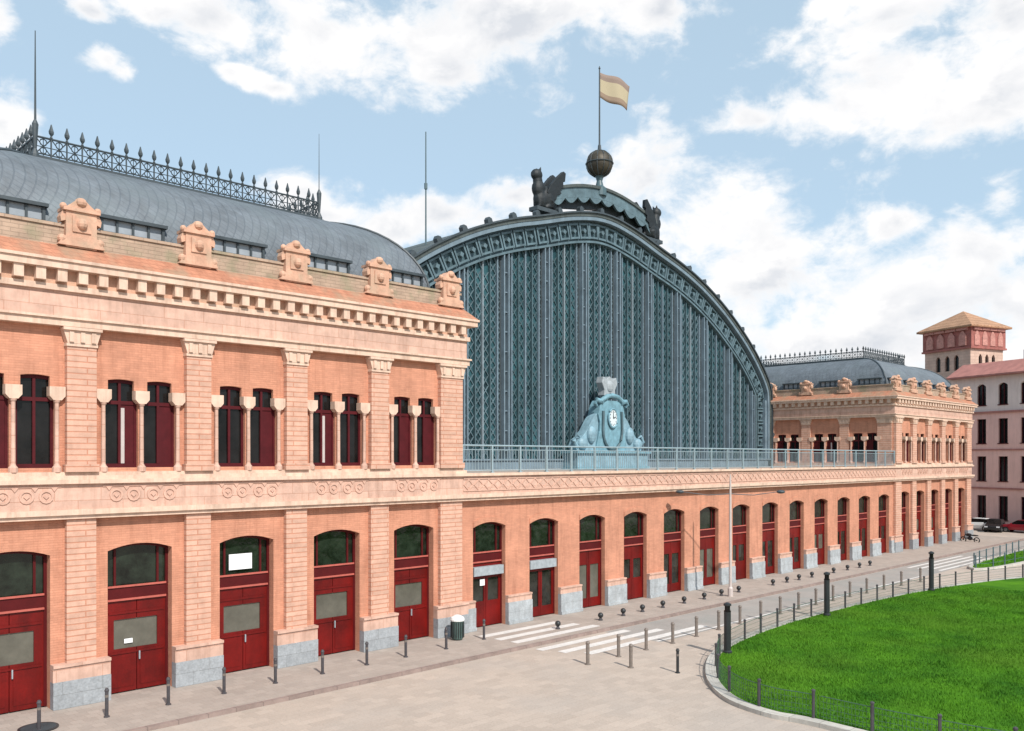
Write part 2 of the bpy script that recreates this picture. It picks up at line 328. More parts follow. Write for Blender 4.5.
# ------------------------------------------------------------------ openings
def make_door(root, fr, tc, w, zs, rise, dep, style, idx):
    """a tall red door in its opening; the door frame is the part, leaves and glass its sub-parts"""
    a, b = tc-w/2, tc+w/2; top = zs+rise
    f = MB(); dd = -dep
    zt = 3.85 if style == 'pavilion' else 3.75
    # frame, posts and transom
    fr.box(f, a, a+.10, .03, zs+.02, dd-.10, dd+.06); fr.box(f, b-.10, b, .03, zs+.02, dd-.10, dd+.06)
    ap = arc_pts(a, b, zs-.10, rise)
    for i in range(len(ap)-1):
        p0, p1 = ap[i], ap[i+1]
        fr.prism(f, [p0, p1, (p1[0], p1[1]+.12), (p0[0], p0[1]+.12)], dd-.10, dd+.05)
    fr.box(f, a+.10, b-.10, zt-.45, zt, dd-.08, dd+.08)
    m1, m2 = a+.38, b-.38
    for m in (m1, m2): fr.box(f, m-.04, m+.04, zt, top-.08, dd-.06, dd+.03)
    o = f.build('door', M['doordk'], root)
    g = MB(); ap = arc_pts(a+.02, b-.02, zs-.06, rise, 8)
    fr.prism(g, [(a+.02, zt-.02), (b-.02, zt-.02)]+ap[::-1], dd-.05, dd-.03)
    g.build('fanlight', M['fan'], o)
    for q0, q1 in ((zt-.02, zt+.05), (zt-.50, zt-.43)):
        tr = MB(); fr.box(tr, a+.10, b-.10, q0, q1, dd+.08, dd+.135); tr.build('moulding', M['doortrim'], o)
    if style == 'pavilion':
        l = MB()   # a pair of panelled leaves
        for (p, q) in ((a+.10, tc-.012), (tc+.012, b-.10)):
            fr.box(l, p, q, .05, 1.60, dd-.05, dd+.04)
            fr.box(l, p, q, 2.66, zt-.52, dd-.05, dd+.04)
        fr.box(l, a+.10, a+.34, 1.60, 2.66, dd-.05, dd+.04); fr.box(l, b-.40, b-.10, 1.60, 2.66, dd-.05, dd+.04)
        fr.box(l, a+.22, tc-.12, .22, 1.38, dd+.04, dd+.06); fr.box(l, tc+.12, b-.22, .22, 1.38, dd+.04, dd+.06)
        fr.box(l, a+.16, b-.16, 1.42, 1.50, dd+.04, dd+.075)
        fr.box(l, a+.16, b-.16, 2.86, 2.94, dd+.04, dd+.075)
        l.build('door_leaf', M['door'], o)
        gl = MB(); fr.box(gl, a+.34, b-.40, 1.60, 2.66, dd-.03, dd-.01); gl.build('door_glass', M['glasspale'], o)
        h = MB(); fr.box(h, tc+.06, tc+.10, 1.15, 1.45, dd+.06, dd+.12); h.build('handle', M['crest'], o)
    else:
        l = MB()
        for (p, q) in ((a+.10, tc-.01), (tc+.01, b-.10)):
            fr.box(l, p, p+.13, .05, zt-.52, dd-.05, dd+.04); fr.box(l, q-.13, q, .05, zt-.52, dd-.05, dd+.04)
            fr.box(l, p+.13, q-.13, .05, .55 if idx % 3 else 1.3, dd-.05, dd+.035); fr.box(l, p+.13, q-.13, 2.45, zt-.52, dd-.05, dd+.035)
        l.build('door_leaf', M['door'], o)
        gl = MB(); fr.box(gl, a+.12, b-.12, .5, 2.5, dd-.03, dd-.01); gl.build('door_glass', M['glasspale'] if idx in (2, 5, 9) else M['glassg'], o)
        if idx in (0, 1):
            s = MB(); fr.box(s, a+.10, b-.10, 2.62, 3.06, dd+.05, dd+.30); s.build('door_canopy', M['crest'], o)
    return o
def make_window(root, fr, tc, w, z0, zs, rise, dep, idx):
    a, b = tc-w/2, tc+w/2; f = MB(); dd = -dep; top = zs+rise
    fr.box(f, a, a+.09, z0, zs, dd-.06, dd+.05); fr.box(f, b-.09, b, z0, zs, dd-.06, dd+.05)
    fr.box(f, a+.09, b-.09, z0, z0+.14, dd-.06, dd+.05); fr.box(f, tc-.045, tc+.045, z0+.14, top-.1, dd-.06, dd+.06)
    ap = arc_pts(a, b, zs-.12, rise, 8)
    for i in range(len(ap)-1):
        p0, p1 = ap[i], ap[i+1]; fr.prism(f, [p0, p1, (p1[0], p1[1]+.13), (p0[0], p0[1]+.13)], dd-.06, dd+.05)
    fr.box(f, a+.09, b-.09, 10.42, 10.55, dd-.06, dd+.055)
    if idx % 3 != 1: fr.box(f, tc+.045, b-.09, z0+.14, 10.42, dd-.04, dd+.02)      # one leaf shuttered
    o = f.build('window', M['winfr'], root)
    g = MB(); ap = arc_pts(a+.02, b-.02, zs-.08, rise, 8); fr.prism(g, [(a+.02, z0+.02), (b-.02, z0+.02)]+ap[::-1], dd-.05, dd-.02)
    g.build('pane', M['glass'], o)
    if idx % 4 == 2:
        c = MB(); fr.box(c, tc+.03, tc+.18, z0+.15, 10.3, dd+.021, dd+.035); c.build('curtain', M['curtain'], o)
    return o

# common heights
Z_BAND0, Z_BAND1 = 6.42, 7.74
def pilaster_upper(root, fr, t, w, d=.26):
    p = MB(); fr.box(p, t-w/2, t+w/2, 8.02, 12.32, .0, d); fr.box(p, t-w/2-.07, t+w/2+.07, 8.02, 8.28, .0, d+.07)
    o = p.build('pilaster', M['ashlar'], root)
    c = MB(); fr.box(c, t-w/2-.03, t+w/2+.03, 12.32, 12.42, .0, d+.05)
    fr.prism(c, [(t-w/2, 12.42), (t+w/2, 12.42), (t+w/2+.13, 12.86), (t-w/2-.13, 12.86)], .0, d+.06)
    for k in range(3):
        tt = t-w/2+.12+k*(w-.24)/2; fr.box(c, tt-.07, tt+.07, 12.46, 12.80, d+.06, d+.12)
    fr.box(c, t-w/2-.15, t+w/2+.15, 12.86, 12.96, .0, d+.15)
    c.build('capital', M['cream'], o)
def bay_upper(mbwall, fr, t0, t1, ops):
    wall(mbwall, fr, t0, t1, 8.02, 12.98, ops, -.45, 0)
def band(fr, mbs, t0, t1, e0=0.0, e1=0.0):
    """the stone balcony course that runs the whole front"""
    st, cr = mbs
    fr.box(st, t0, t1, 6.74, 7.62, -.45, .26)
    fr.box(cr, t0-e0*.4, t1+e1*.4, 6.42, 6.56, -.44, .34); fr.box(cr, t0-e0*.4, t1+e1*.4, 6.56, 6.74, -.44, .44)
    fr.box(cr, t0-e0*.3, t1+e1*.3, 7.62, 7.76, -.44, .40)
def make_pavilion(name, label, x0, nb, pitch, cpw, side_open):
    """cpw = corner pilaster width.  front wall on y = 0"""
    L = nb*pitch+cpw+.06; DEP = 23.0
    root = thing(name, label, 'station building', (x0, 0, 0), 0, 'matching pavilions at the two ends of the station front')
    F = Fr((0, 0, 0), (1, 0, 0), (0, -1, 0)); RT = Fr((L, 0, 0), (0, 1, 0), (1, 0, 0)); LF = Fr((0, 0, 0), (0, 1, 0), (-1, 0, 0)); BK = Fr((L, DEP, 0), (-1, 0, 0), (0, 1, 0))
    pc = [cpw/2+.03+i*pitch for i in range(nb+1)]
    # ---- lower storey front
    w1 = MB(); ops = []; ow = 2.30
    for i in range(nb): c = (pc[i]+pc[i+1])/2; ops.append((c-ow/2, c+ow/2, 0.0, 5.20, .22))
    wall(w1, F, 0, L, 0, 6.44, ops, -.80, 0)
    F.box(w1, 0, L, 6.44, 8.02, -.80, 0)
    # raised surround of each bay, upper storey front
    uo = []; win = []; ww = 1.20
    for i in range(nb):
        c = (pc[i]+pc[i+1])/2
        for sgn in (-1, 1): uo.append((c+sgn*.69-ww/2, c+sgn*.69+ww/2, 8.16, 11.24, .07)); win.append(c+sgn*.69)
    wall(w1, F, 0, L, 8.02, 12.98, uo, -.45, 0); F.box(w1, 0, L, 12.98, 15.7, -.45, 0)
    # sides: three windowed bays as far back as the shed, the rest plain
    sp = [cpw/2+.03+i*3.82 for i in range(4)]
    for (fr) in (RT, LF):
        so_ = []
        for i in range(3):
            c = (sp[i]+sp[i+1])/2
            for sgn in (-1, 1): so_.append((c+sgn*.66-.57, c+sgn*.66+.57, 8.16, 11.24, .07))
        fr.box(w1, .80, DEP, 0, 8.02, -.45, -.003)
        wall(w1, fr, .45, DEP-.5, 8.02, 12.98, so_, -.45, -.003); fr.box(w1, .45, DEP-.5, 12.98, 15.7, -.45, -.003)
    BK.box(w1, .0, L, 0, 15.7, -.5, 0)
    for t in win:
        for s_ in (-1, 1): F.box(w1, *sorted((t+s_*ww/2, t+s_*(ww/2-.15))), 10.92, 11.30, -.15, -.004)
    for fr in (RT, LF):
        for i in range(3):
            for sgn in (-1, 1):
                t = (sp[i]+sp[i+1])/2+sgn*.66
                for s_ in (-1, 1): fr.box(w1, *sorted((t+s_*.57, t+s_*.43)), 10.92, 11.30, -.15, -.008)
    w1.build('wall', M['brick'], root)
    inner = MB(); inner.box((.6, 3.0, .05), (L-.6, DEP-.8, 15.3)); inner.build('interior_shade_block', M['black'], root)  # solid black block, indoor darkness put in as colour
    # ---- plinths
    edges = [0]+[v for o_ in ops for v in (o_[0], o_[1])]+[L]
    pl = MB(); pk = MB()
    for i in range(0, len(edges), 2):
        a, b = edges[i], edges[i+1]
        if i == 0: a -= .30
        if i == len(edges)-2: b += .30
        pl, pk = MB(), MB(); F.box(pl, a, b, 0, .92, 0, .34); F.box(pk, a, b, .92, 1.40, 0, .30); F.box(pk, a, b, 1.40, 1.50, 0, .36)
        pl.build('granite_plinth', M['granite'], root); pk.build('plinth_cap', M['stone'], root)
    for fr in (RT, LF):
        pl, pk = MB(), MB(); fr.box(pl, 0, DEP, 0, .92, 0, .30); fr.box(pk, 0, DEP, .92, 1.45, 0, .27); pl.build('granite_plinth', M['granite'], root); pk.build('plinth_cap', M['stone'], root)
    # ---- pilasters
    for i, t in enumerate(pc):
        w = cpw if i in (0, nb) else .96
        q = MB(); F.box(q, t-w/2, t+w/2, 1.50, 6.42, 0, .22); q.build('pilaster', M['ashlar'], root)
        pilaster_upper(root, F, t, w)
    for fr in (RT, LF):
        for i, t in enumerate(sp):
            w = cpw if i == 0 else .90; pilaster_upper(root, fr, t+(.0 if i else .05), w, .14)
    # ---- band with carved rings
    st, cr = MB(), MB()
    band(F, (st, cr), 0, L, 1 if side_open else 0, 0 if side_open else 1)
    for fr in (RT, LF): band(fr, (st, cr), .446, DEP)
    F.box(cr, -.2, L+.2, 7.76, 7.90, 0, .30); F.box(cr, -.1, L+.1, 7.90, 8.02, 0, .20)
    for fr in (RT, LF): fr.box(cr, .0, DEP, 7.762, 8.02, 0.002, .22)
    st.build('balcony_course', M['stone'], root); cr.build('string_course', M['cream'], root)
    rg = MB()
    for i in range(nb):
        c = (pc[i]+pc[i+1])/2
        for k in range(4):
            rg = MB(); tt = c-.90+k*.60+(-.05 if k < 2 else .05)
            for j in range(12):
                a0, a1 = 2*math.pi*j/12, 2*math.pi*(j+1)/12
                F.prism(rg, [(tt+.23*math.cos(a0), 7.20+.23*math.sin(a0)), (tt+.23*math.cos(a1), 7.20+.23*math.sin(a1)), (tt+.16*math.cos(a1), 7.20+.16*math.sin(a1)), (tt+.16*math.cos(a0), 7.20+.16*math.sin(a0))], .26, .30)
            F.prism(rg, [(tt-.09, 7.2), (tt, 7.11), (tt+.09, 7.2), (tt, 7.29)], .26, .30)
            rg.build('carved_ring', M['ringc'], root)
        rg = MB()
        for j in range(5):
            q = c-1.20+j*.60
            F.prism(rg, [(q-.10, 7.50), (q, 7.36), (q+.10, 7.50)], .25, .295)
        F.box(rg, c-1.42, c+1.42, 7.50, 7.55, .26, .29); rg.build('carved_line', M['ringc'], root)
    # ---- doors and windows
    for i in range(nb): make_door(root, F, (pc[i]+pc[i+1])/2, ow, 5.20, .22, .40, 'pavilion', i)
    for i, t in enumerate(win): make_window(root, F, t, ww, 8.16, 11.24, .07, .20, i+(0 if side_open else 1))
    sw = []
    for fr in (RT, LF):
        for i in range(3):
            c = (sp[i]+sp[i+1])/2
            for sgn in (-1, 1): make_window(root, fr, c+sgn*.66, 1.14, 8.16, 11.24, .07, .20, i*2+(sgn > 0)); 
    # colonnettes with block capitals in front of the window piers
    def colonnettes(fr, c, off, hw):
        for tt in (c-2*off+.05, c, c+2*off-.05):
            k = MB(); o0 = fr(tt, 0, .10)
            k.lathe([(.15, 8.02), (.15, 8.18), (.10, 8.24), (.075, 8.3), (.068, 10.35), (.10, 10.40), (.12, 10.46)], (o0[0], o0[1], 0), 10)
            q = k.build('colonnette', M['stone'], root, smooth=False)
            z = MB(); fr.prism(z, [(tt-.13, 10.46), (tt+.13, 10.46), (tt+hw, 10.60), (tt+hw, 10.92), (tt-hw, 10.92), (tt-hw, 10.60)], -.14, .20); z.build('capital', M['cream'], q)
    for i in range(nb): colonnettes(F, (pc[i]+pc[i+1])/2, .69, .25)
    for fr in (RT, LF):
        for i in range(3): colonnettes(fr, (sp[i]+sp[i+1])/2, .66, .28)
    # ---- entablature
    ar, fz = MB(), MB()
    def ring(mb, z0, z1, o, inn=-.2):
        mb.box((-o, -o, z0), (L+o, -inn, z1)); mb.box((-o, -inn, z0), (-inn, DEP, z1)); mb.box((L+inn, -inn, z0), (L+o, DEP, z1))
    ring(ar, 12.98, 13.22, .34, -.003); ring(ar, 13.22, 13.30, .42, -.003); ring(fz, 13.30, 14.16, .24, -.003); ring(ar, 14.16, 14.36, .36, -.003)
    ring(ar, 14.86, 15.10, .62, -.003); ring(ar, 15.10, 15.20, .69, -.003)
    fz.build('frieze', M['stone'], root); 
    bk = MB(); ring(bk, 14.36, 14.86, .26, -.003); 
    bk.build('modillion_course', M['brick2'], root)
    ar.build('cornice', M['cream'], root)
    n = int(L/.66)
    for k in range(n+1):
        md = MB(); t = .2+k*(L-.4)/n; F.box(md, t-.15, t+.15, 14.44, 14.858, .26, .54); md.build('modillion', M['cream'], root)
    rest = MB()
    for fr in (RT, LF):
        for k in range(int(DEP/.66)):
            md = MB() if k < 20 else rest; fr.box(md, .2+k*.66-.15, .2+k*.66+.15, 14.44, 14.858, .26, .54)
            if k < 20: md.build('modillion', M['cream'], root)
    rest.build('modillion', M['cream'], root)['kind'] = 'stuff'
    # sloping brick coping then the weathered parapet
    cp = MB()
    def sl(fr, t0, t1, m0, m1):
        cp.add([fr(t0-m0*.66, 15.20, .66), fr(t1+m1*.66, 15.20, .66), fr(t1+m1*.12, 15.74, .12), fr(t0-m0*.12, 15.74, .12), fr(t0, 15.2, -.4), fr(t1, 15.2, -.4), fr(t1, 15.74, -.4), fr(t0, 15.74, -.4)],
               [(0, 1, 2, 3), (3, 2, 6, 7), (0, 3, 7, 4), (1, 5, 6, 2), (0, 4, 5, 1), (4, 7, 6, 5)])
    sl(F, 0, L, 1, 1); sl(RT, 0, DEP, 1, 0); sl(LF, 0, DEP, 1, 0)
    cp.build('coping', M['brickred'], root)
    pp = MB(); pp.box((.0, .0, 15.74), (L, .35, 16.40)); pp.box((.0, .352, 15.74), (.35, DEP, 16.40)); pp.box((L-.35, .352, 15.74), (L, DEP, 16.40)); pp.box((.35, DEP-.35, 15.6), (L-.35, DEP, 16.4))
    pp.box((-.06, -.06, 16.40), (L+.06, .42, 16.50)); pp.box((-.06, .422, 16.40), (.42, DEP, 16.50)); pp.box((L-.42, .422, 16.40), (L+.06, DEP, 16.50))
    pp.build('parapet', M['weather'], root)
    # pedestals with scrolled shoulders
    def pedestal(fr, t, w):
        k = MB(); fr.box(k, t-w/2, t+w/2, 15.72, 16.95, -.30, .22)
        fr.prism(k, [(t-w/2-.26, 15.76), (t+w/2+.26, 15.76), (t+w/2+.10, 16.05), (t+w/2, 16.10), (t-w/2, 16.10), (t-w/2-.10, 16.05)], -.10, .27)
        for sg in (-1, 1):
            fr.prism(k, [(t+sg*(w/2), 16.62), (t+sg*(w/2+.14), 16.56), (t+sg*(w/2+.17), 16.74), (t+sg*(w/2+.10), 16.92), (t+sg*(w/2), 16.92)], -.20, .18)
        fr.box(k, t-w/2-.10, t+w/2+.10, 16.95, 17.06, -.36, .30)
        fr.prism(k, [(t-w/2-.02, 17.06), (t+w/2+.02, 17.06), (t+w*.28, 17.25), (t+.12, 17.40), (t-.12, 17.40), (t-w*.28, 17.25)], -.28, .20)
        fr.box(k, t-w*.30, t+w*.30, 16.25, 16.80, .22, .27)
        for sg in (-1, 1):
            c0 = fr(t+sg*(w/2+.12), 15.98, .16); k.ball(c0, .15, 8, 6); c0 = fr(t+sg*(w/2+.06), 17.10, .12); k.ball(c0, .12, 8, 6)
        c0 = fr(t, 17.30, .14); k.ball(c0, (.2, .2, .17), 8, 6); c0 = fr(t, 16.53, .28); k.ball(c0, (.18, .18, .2), 8, 6)
        k.build('pedestal', M['brick2'], root)
    for t in pc: pedestal(F, t, 1.0)
    for fr in (RT, LF):
        for t in sp[1:]: pedestal(fr, t, .9)
    # ---- curved mansard roof
    ZT = 19.95; ins0, ins1 = 1.0, 4.85; z0 = 16.1; rf = MB(); NP = 14; prof = []
    for i in range(NP+1):
        a = (math.pi/2)*i/NP; prof.append((ins0+(ins1-ins0)*(1-math.cos(a)), z0+(ZT-z0)*math.sin(a)))
    rows = []
    NX = 2
    for (i_, z) in prof: rows.append([(i_, i_, z), (L-i_, i_, z), (L-i_, DEP-i_, z), (i_, DEP-i_, z)])
    base = [(.38, .38, z0), (L-.38, .38, z0), (L-.38, DEP-.38, z0), (.38, DEP-.38, z0)]
    rows = [base]+rows; vs = [p for r in rows for p in r]; fs = []
    for i in range(len(rows)-1):
        for k in range(4): fs.append((i*4+k, i*4+(k+1) % 4, (i+1)*4+(k+1) % 4, (i+1)*4+k))
    e = (len(rows)-1)*4; fs.append((e, e+1, e+2, e+3)); rf.add(vs, fs)
    roof = rf.build('roof', M['zinc'], root)
    for (sx, sy) in ((0, 0), (1, 0), (1, 1), (0, 1)):
        hp = MB(); hp.tube([((L-i_ if sx else i_), (DEP-i_ if sy else i_), z+.02) for (i_, z) in prof], .07, 6); hp.build('hip_roll', M['iron'], roof)
    # dormer strips between the pedestals
    def dormer(fr, c, w=2.3):
        d = MB(); a, b = c-w/2, c+w/2; dd = -1.02
        fr.box(d, a-.10, b+.10, 17.22, 17.34, dd-.9, dd+.16); fr.box(d, a-.02, a+.08, 16.3, 17.22, dd-.7, dd+.05); fr.box(d, b-.08, b+.02, 16.3, 17.22, dd-.7, dd+.05)
        for k in range(1, 4): t = a+k*w/4; fr.box(d, t-.04, t+.04, 16.50, 17.22, dd-.02, dd+.04)
        fr.box(d, a+.08, b-.08, 16.3, 16.50, dd-.3, dd+.02)
        o = d.build('dormer', M['iron'], root)
        g = MB(); fr.box(g, a+.06, b-.06, 16.46, 17.22, dd-.10, dd-.05); g.build('pane', M['dormglass'], o)
    for i in range(nb): dormer(F, (pc[i]+pc[i+1])/2+.12, min(2.3, pitch-1.7))
    for fr in (RT, LF):
        for i in range(3): dormer(fr, (sp[i]+sp[i+1])/2, 2.0)
    # ---- iron cresting round the flat top
    cm = MB(); x0_, x1_, y0_, y1_ = ins1, L-ins1, ins1, DEP-ins1
    cm.box((x0_-.16, y0_-.16, ZT-.02), (x1_+.16, y1_+.16, ZT+.16)); cm.box((x0_-.08, y0_-.08, ZT+.16), (x1_+.08, y1_+.08, ZT+.26))
    cm.build('crest_base', M['iron'], root)
    cg = MB()
    def run(p, q):
        p = Vector(p); q = Vector(q); ln = (q-p).length; u = (q-p)/ln; n = int(round(ln/.56))
        for zz, r in ((ZT+.34, .03), (ZT+.62, .02), (ZT+.98, .045)): cg.tube([p+Vector((0, 0, zz)), q+Vector((0, 0, zz))], r, 5)
        for k in range(n+1):
            c = p+u*(ln*k/n); X, Y = c.x, c.y
            cg.tube([(X, Y, ZT+.1), (X, Y, ZT+1.0)], .034, 5)
            cg.lathe([(.03, 0), (.06, .05), (.03, .12), (.09, .22), (.10, .30), (.06, .42), (.02, .58)], (X, Y, ZT+.98), 6)
            if k < n:
                m = c+u*(ln/n/2); w = ln/n*.5
                for (zc, rr) in ((ZT+.48, .12), (ZT+.80, .13)):
                    pts = [m+u*(rr*math.cos(a))+Vector((0, 0, zc+rr*math.sin(a))) for a in [2*math.pi*j/8 for j in range(9)]]
                    cg.tube(pts, .024, 4, cap=False)
                cg.tube([c+Vector((0, 0, ZT+.3)), m+Vector((0, 0, ZT+.66)), c+u*(ln/n)+Vector((0, 0, ZT+.3))], .026, 4)
                cg.tube([c+Vector((0, 0, ZT+.98)), m+Vector((0, 0, ZT+.62)), c+u*(ln/n)+Vector((0, 0, ZT+.98))], .026, 4); cg.tube([m+Vector((0, 0, ZT+.1)), m+Vector((0, 0, ZT+.98))], .016, 4)
    run((x0_, y0_, 0), (x1_, y0_, 0)); run((x0_, y0_, 0), (x0_, y1_, 0)); run((x1_, y0_, 0), (x1_, y1_, 0)); run((x0_, y1_, 0), (x1_, y1_, 0))
    cg.build('cresting', M['iron'], root)
    return root, L, pc, (x0_, x1_, y0_)
M['brick2'] = material('pedestal_terracotta', (.56, .33, .23), .9, var=.16, vscale=2.5, patch=((.34, .28, .2), 2, .45), streak=.4, bump=.4)

# ------------------------------------------------------------------ ground
def sheet(name, pts, z, mat, kind='structure', thick=None):
    m = MB(); n = len(pts)
    if thick: m.prism(pts, lambda a, b, d: (a, b, d), z-thick, z)
    else: m.add([(p[0], p[1], z) for p in pts], [tuple(range(n))])
    o = m.build(name, mat); o['kind'] = kind; return o
sheet('ground', [(-900, -1500), (2500, -1500), (2500, 2500), (-900, 2500)], -.13, M['paving'])
sheet('pavement', [(-40, -4.15), (103.5, -4.15), (103.5, 30), (-40, 30)], .0, M['sidewalk'], thick=.2)
sheet('pavement_kerb', [(-40, -4.34), (103.75, -4.34), (103.75, -4.152), (-40, -4.152)], .005, M['kerb'], thick=.2)
sheet('road', [(33.5, -4.4), (240, -4.4), (240, -7.75), (33.5, -7.75)], -.126, M['road'])
sheet('road_edge_line', [(33.5, -7.62), (66, -7.62), (66, -7.47), (33.5, -7.47)], -.120, M['marking'])
zb = MB()
for (y, x0, x1) in ((-1.45, 27.9, 33.2), (-2.45, 28.0, 33.6), (-3.45, 28.1, 34.0)):
    zb.add([(x0, y-.24, .004), (x1, y-.24, .004), (x1, y+.24, .004), (x0, y+.24, .004)], [(0, 1, 2, 3)])
for (y, x0, x1) in ((-4.95, 28.2, 34.6), (-5.95, 28.6, 36.0), (-6.95, 29.2, 38.4)):
    zb.add([(x0, y-.24, -.120), (x1, y-.24, -.120), (x1, y+.24, -.120), (x0, y+.24, -.120)], [(0, 1, 2, 3)])
o = zb.build('zebra_crossing', M['marking']); o['kind'] = 'structure'
zb = MB()
for k in range(4):
    y = -5.0-k*.78; zb.add([(70, y-.15, -.118), (82, y-.15, -.118), (82, y+.15, -.118), (70, y+.15, -.118)], [(0, 1, 2, 3)])
o = zb.build('far_zebra_crossing', M['marking']); o['kind'] = 'structure'

# lawn outline, smoothed by Catmull-Rom
lawn_c = [(26.9, -18.6), (26.75, -17.2), (27.4, -15.4), (29.4, -13.4), (32.5, -11.55), (35.2, -10.75), (38.9, -10.2), (43, -9.95), (47.5, -10.0), (52.3, -10.2), (58, -10.75), (63.5, -11.7), (69, -13.2),
          (76, -16), (84, -21), (88, -30), (84, -42), (70, -52), (52, -54), (38, -48), (30.5, -38), (27.8, -28), (26.9, -22)]
def smooth_loop(c, n=6):
    out_ = []
    for i in range(len(c)):
        p0, p1, p2, p3 = [np.array(c[(i+k) % len(c)]) for k in (-1, 0, 1, 2)]
        for j in range(n):
            t = j/n; out_.append(tuple(.5*((2*p1)+(-p0+p2)*t+(2*p0-5*p1+4*p2-p3)*t*t+(-p0+3*p1-3*p2+p3)*t**3)))
    return out_
def offset_loop(p, d):
    out_ = []; n = len(p)
    for i in range(n):
        a = Vector((*p[i-1], 0)); b = Vector((*p[(i+1) % n], 0)); t = (b-a).normalized(); nn = Vector((t.y, -t.x, 0))
        out_.append((p[i][0]-nn.x*d, p[i][1]-nn.y*d))
    return out_
lawn = smooth_loop(lawn_c)
area = sum(lawn[i][0]*lawn[(i+1) % len(lawn)][1]-lawn[(i+1) % len(lawn)][0]*lawn[i][1] for i in range(len(lawn)))/2
sgn = 1 if area < 0 else -1
def ring_obj(name, inner, outer, z0, z1, mat):
    m = MB(); n = len(inner)
    for i in range(n):
        j = (i+1) % n; a, b, c_, d = inner[i], inner[j], outer[j], outer[i]
        m.add([(*a, z1), (*b, z1), (*c_, z1), (*d, z1), (*a, z0), (*b, z0), (*c_, z0), (*d, z0)], [(0, 1, 2, 3), (0, 4, 5, 1), (3, 2, 6, 7)])
    o = m.build(name, mat, merge=True); o['kind'] = 'structure'; return o
def inside(x, y, poly):
    poly = np.array(poly); c = np.zeros(x.shape, bool); j = len(poly)-1
    for i in range(len(poly)):
        xi, yi = poly[i]; xj, yj = poly[j]
        m = ((yi > y) != (yj > y)) & (x < (xj-xi)*(y-yi)/(yj-yi+1e-12)+xi); c ^= m; j = i
    return c
k_out = offset_loop(lawn, sgn*.42)
if abs(sum(k_out[i][0]*k_out[(i+1) % len(k_out)][1]-k_out[(i+1) % len(k_out)][0]*k_out[i][1] for i in range(len(k_out)))/2) < abs(area):
    k_out = offset_loop(lawn, -sgn*.42)
ring_obj('lawn_kerb', lawn, k_out, -.2, .02, M['kerbpale'])
sheet('lawn', lawn, .0, M['lawnbase'], thick=.15)
def blades(name, poly, n, x0, x1, y0, y1, zb_, hmin, hmax, wid):
    X = rng.uniform(x0, x1, n); Y = rng.uniform(y0, y1, n); k = inside(X, Y, poly); X = X[k]; Y = Y[k]; n = len(X)
    h = rng.uniform(hmin, hmax, n)*(.75+.5*np.sin(X*.9+np.sin(Y*.7)*2)**2); a = rng.uniform(0, 6.28, n); lx = rng.normal(0, .4, n)*h; ly = rng.normal(0, .4, n)*h
    v = np.empty((n, 3, 3)); v[:, 0] = np.c_[X-np.cos(a)*wid, Y-np.sin(a)*wid, np.full(n, zb_)]; v[:, 1] = np.c_[X+np.cos(a)*wid, Y+np.sin(a)*wid, np.full(n, zb_)]; v[:, 2] = np.c_[X+lx, Y+ly, zb_+h]
    me = bpy.data.meshes.new(name); me.vertices.add(3*n); me.vertices.foreach_set('co', v.reshape(-1)); me.loops.add(3*n); me.loops.foreach_set('vertex_index', np.arange(3*n)); me.polygons.add(n)
    me.polygons.foreach_set('loop_start', np.arange(0, 3*n, 3)); me.update(); me.validate(); me.materials.append(M['blade'])
    o = bpy.data.objects.new(name, me); COL.objects.link(o); return o
g = blades('grass', lawn, 260000, 26, 62, -34, -9.5, -.01, .05, .12, .016)
tag(g, 'bright green mown grass covering the large fenced lawn', 'grass', kind='stuff')
lawn2_c = [(72.5, -9.1), (75, -8.3), (82, -7.95), (92, -7.7), (110, -8.0), (120, -9.5), (112, -11.5), (95, -11.3), (84, -10.6), (75, -9.9)]
lawn2 = smooth_loop(lawn2_c, 4); sheet('far_lawn', lawn2, .01, M['lawnbase'], thick=.15)
ring_obj('far_lawn_kerb', lawn2, offset_loop(lawn2, .3 if True else -.3), -.2, .03, M['kerbpale'])
g = blades('grass', lawn2, 16000, 72, 121, -12, -7, .0, .05, .16, .02); tag(g, 'strip of darker grass on the far island beyond the large lawn', 'grass', kind='stuff')

# ------------------------------------------------------------------ the station
near, LN, pcn, crn = make_pavilion('station_pavilion', 'near two storey orange and pink pavilion with red doors and curved grey zinc roof', 5.50, 5, 4.175, 1.36, True)
XF = 79.5
far, LF_, pcf, crf = make_pavilion('station_pavilion', 'far pavilion beyond the arcade, its roof crest below the hotel tower', XF, 5, 3.68, 1.30, False)
for ch in far.children_recursive:      # this pavilion's upper storey is lower than its twin's
    for v_ in ch.data.vertices:
        if v_.co.z > 8.03: v_.co.z = 8.03+(v_.co.z-8.03)*.85
XA0, XA1 = 5.50+LN+.004, XF-.004
LA = XA1-XA0
arc = thing('station_arcade', 'long single storey orange arcade of thirteen red doors between the pavilions', 'station building', (XA0, 0, 0))
F = Fr((0, 0, 0), (1, 0, 0), (0, -1, 0))
NB = 13; pit = LA/NB; mb = MB(); ops = []; aw = 2.22
for i in range(NB):
    c = (i+.5)*pit; ops.append((c-aw/2, c+aw/2, 0, 5.05, .24))
wall(mb, F, 0, LA, 0, 6.44, ops, -.80, -.02)
mb.box((0, .8, 6.3), (LA, 12.0, 6.9)); mb.box((0, 11.4, 0), (LA, 12.0, 6.3))
mb.build('wall', M['brick'], arc)
st, cr = MB(), MB(); band(F, (st, cr), 0, LA); F.box(st, 0, LA, 6.42, 7.0, -.6, -.45)
st.build('balcony_course', M['stone'], arc); cr.build('string_course', M['cream'], arc)
n_ = int(LA/.62)      # low carved relief along the course: an unbroken chain of lozenges between two fillets
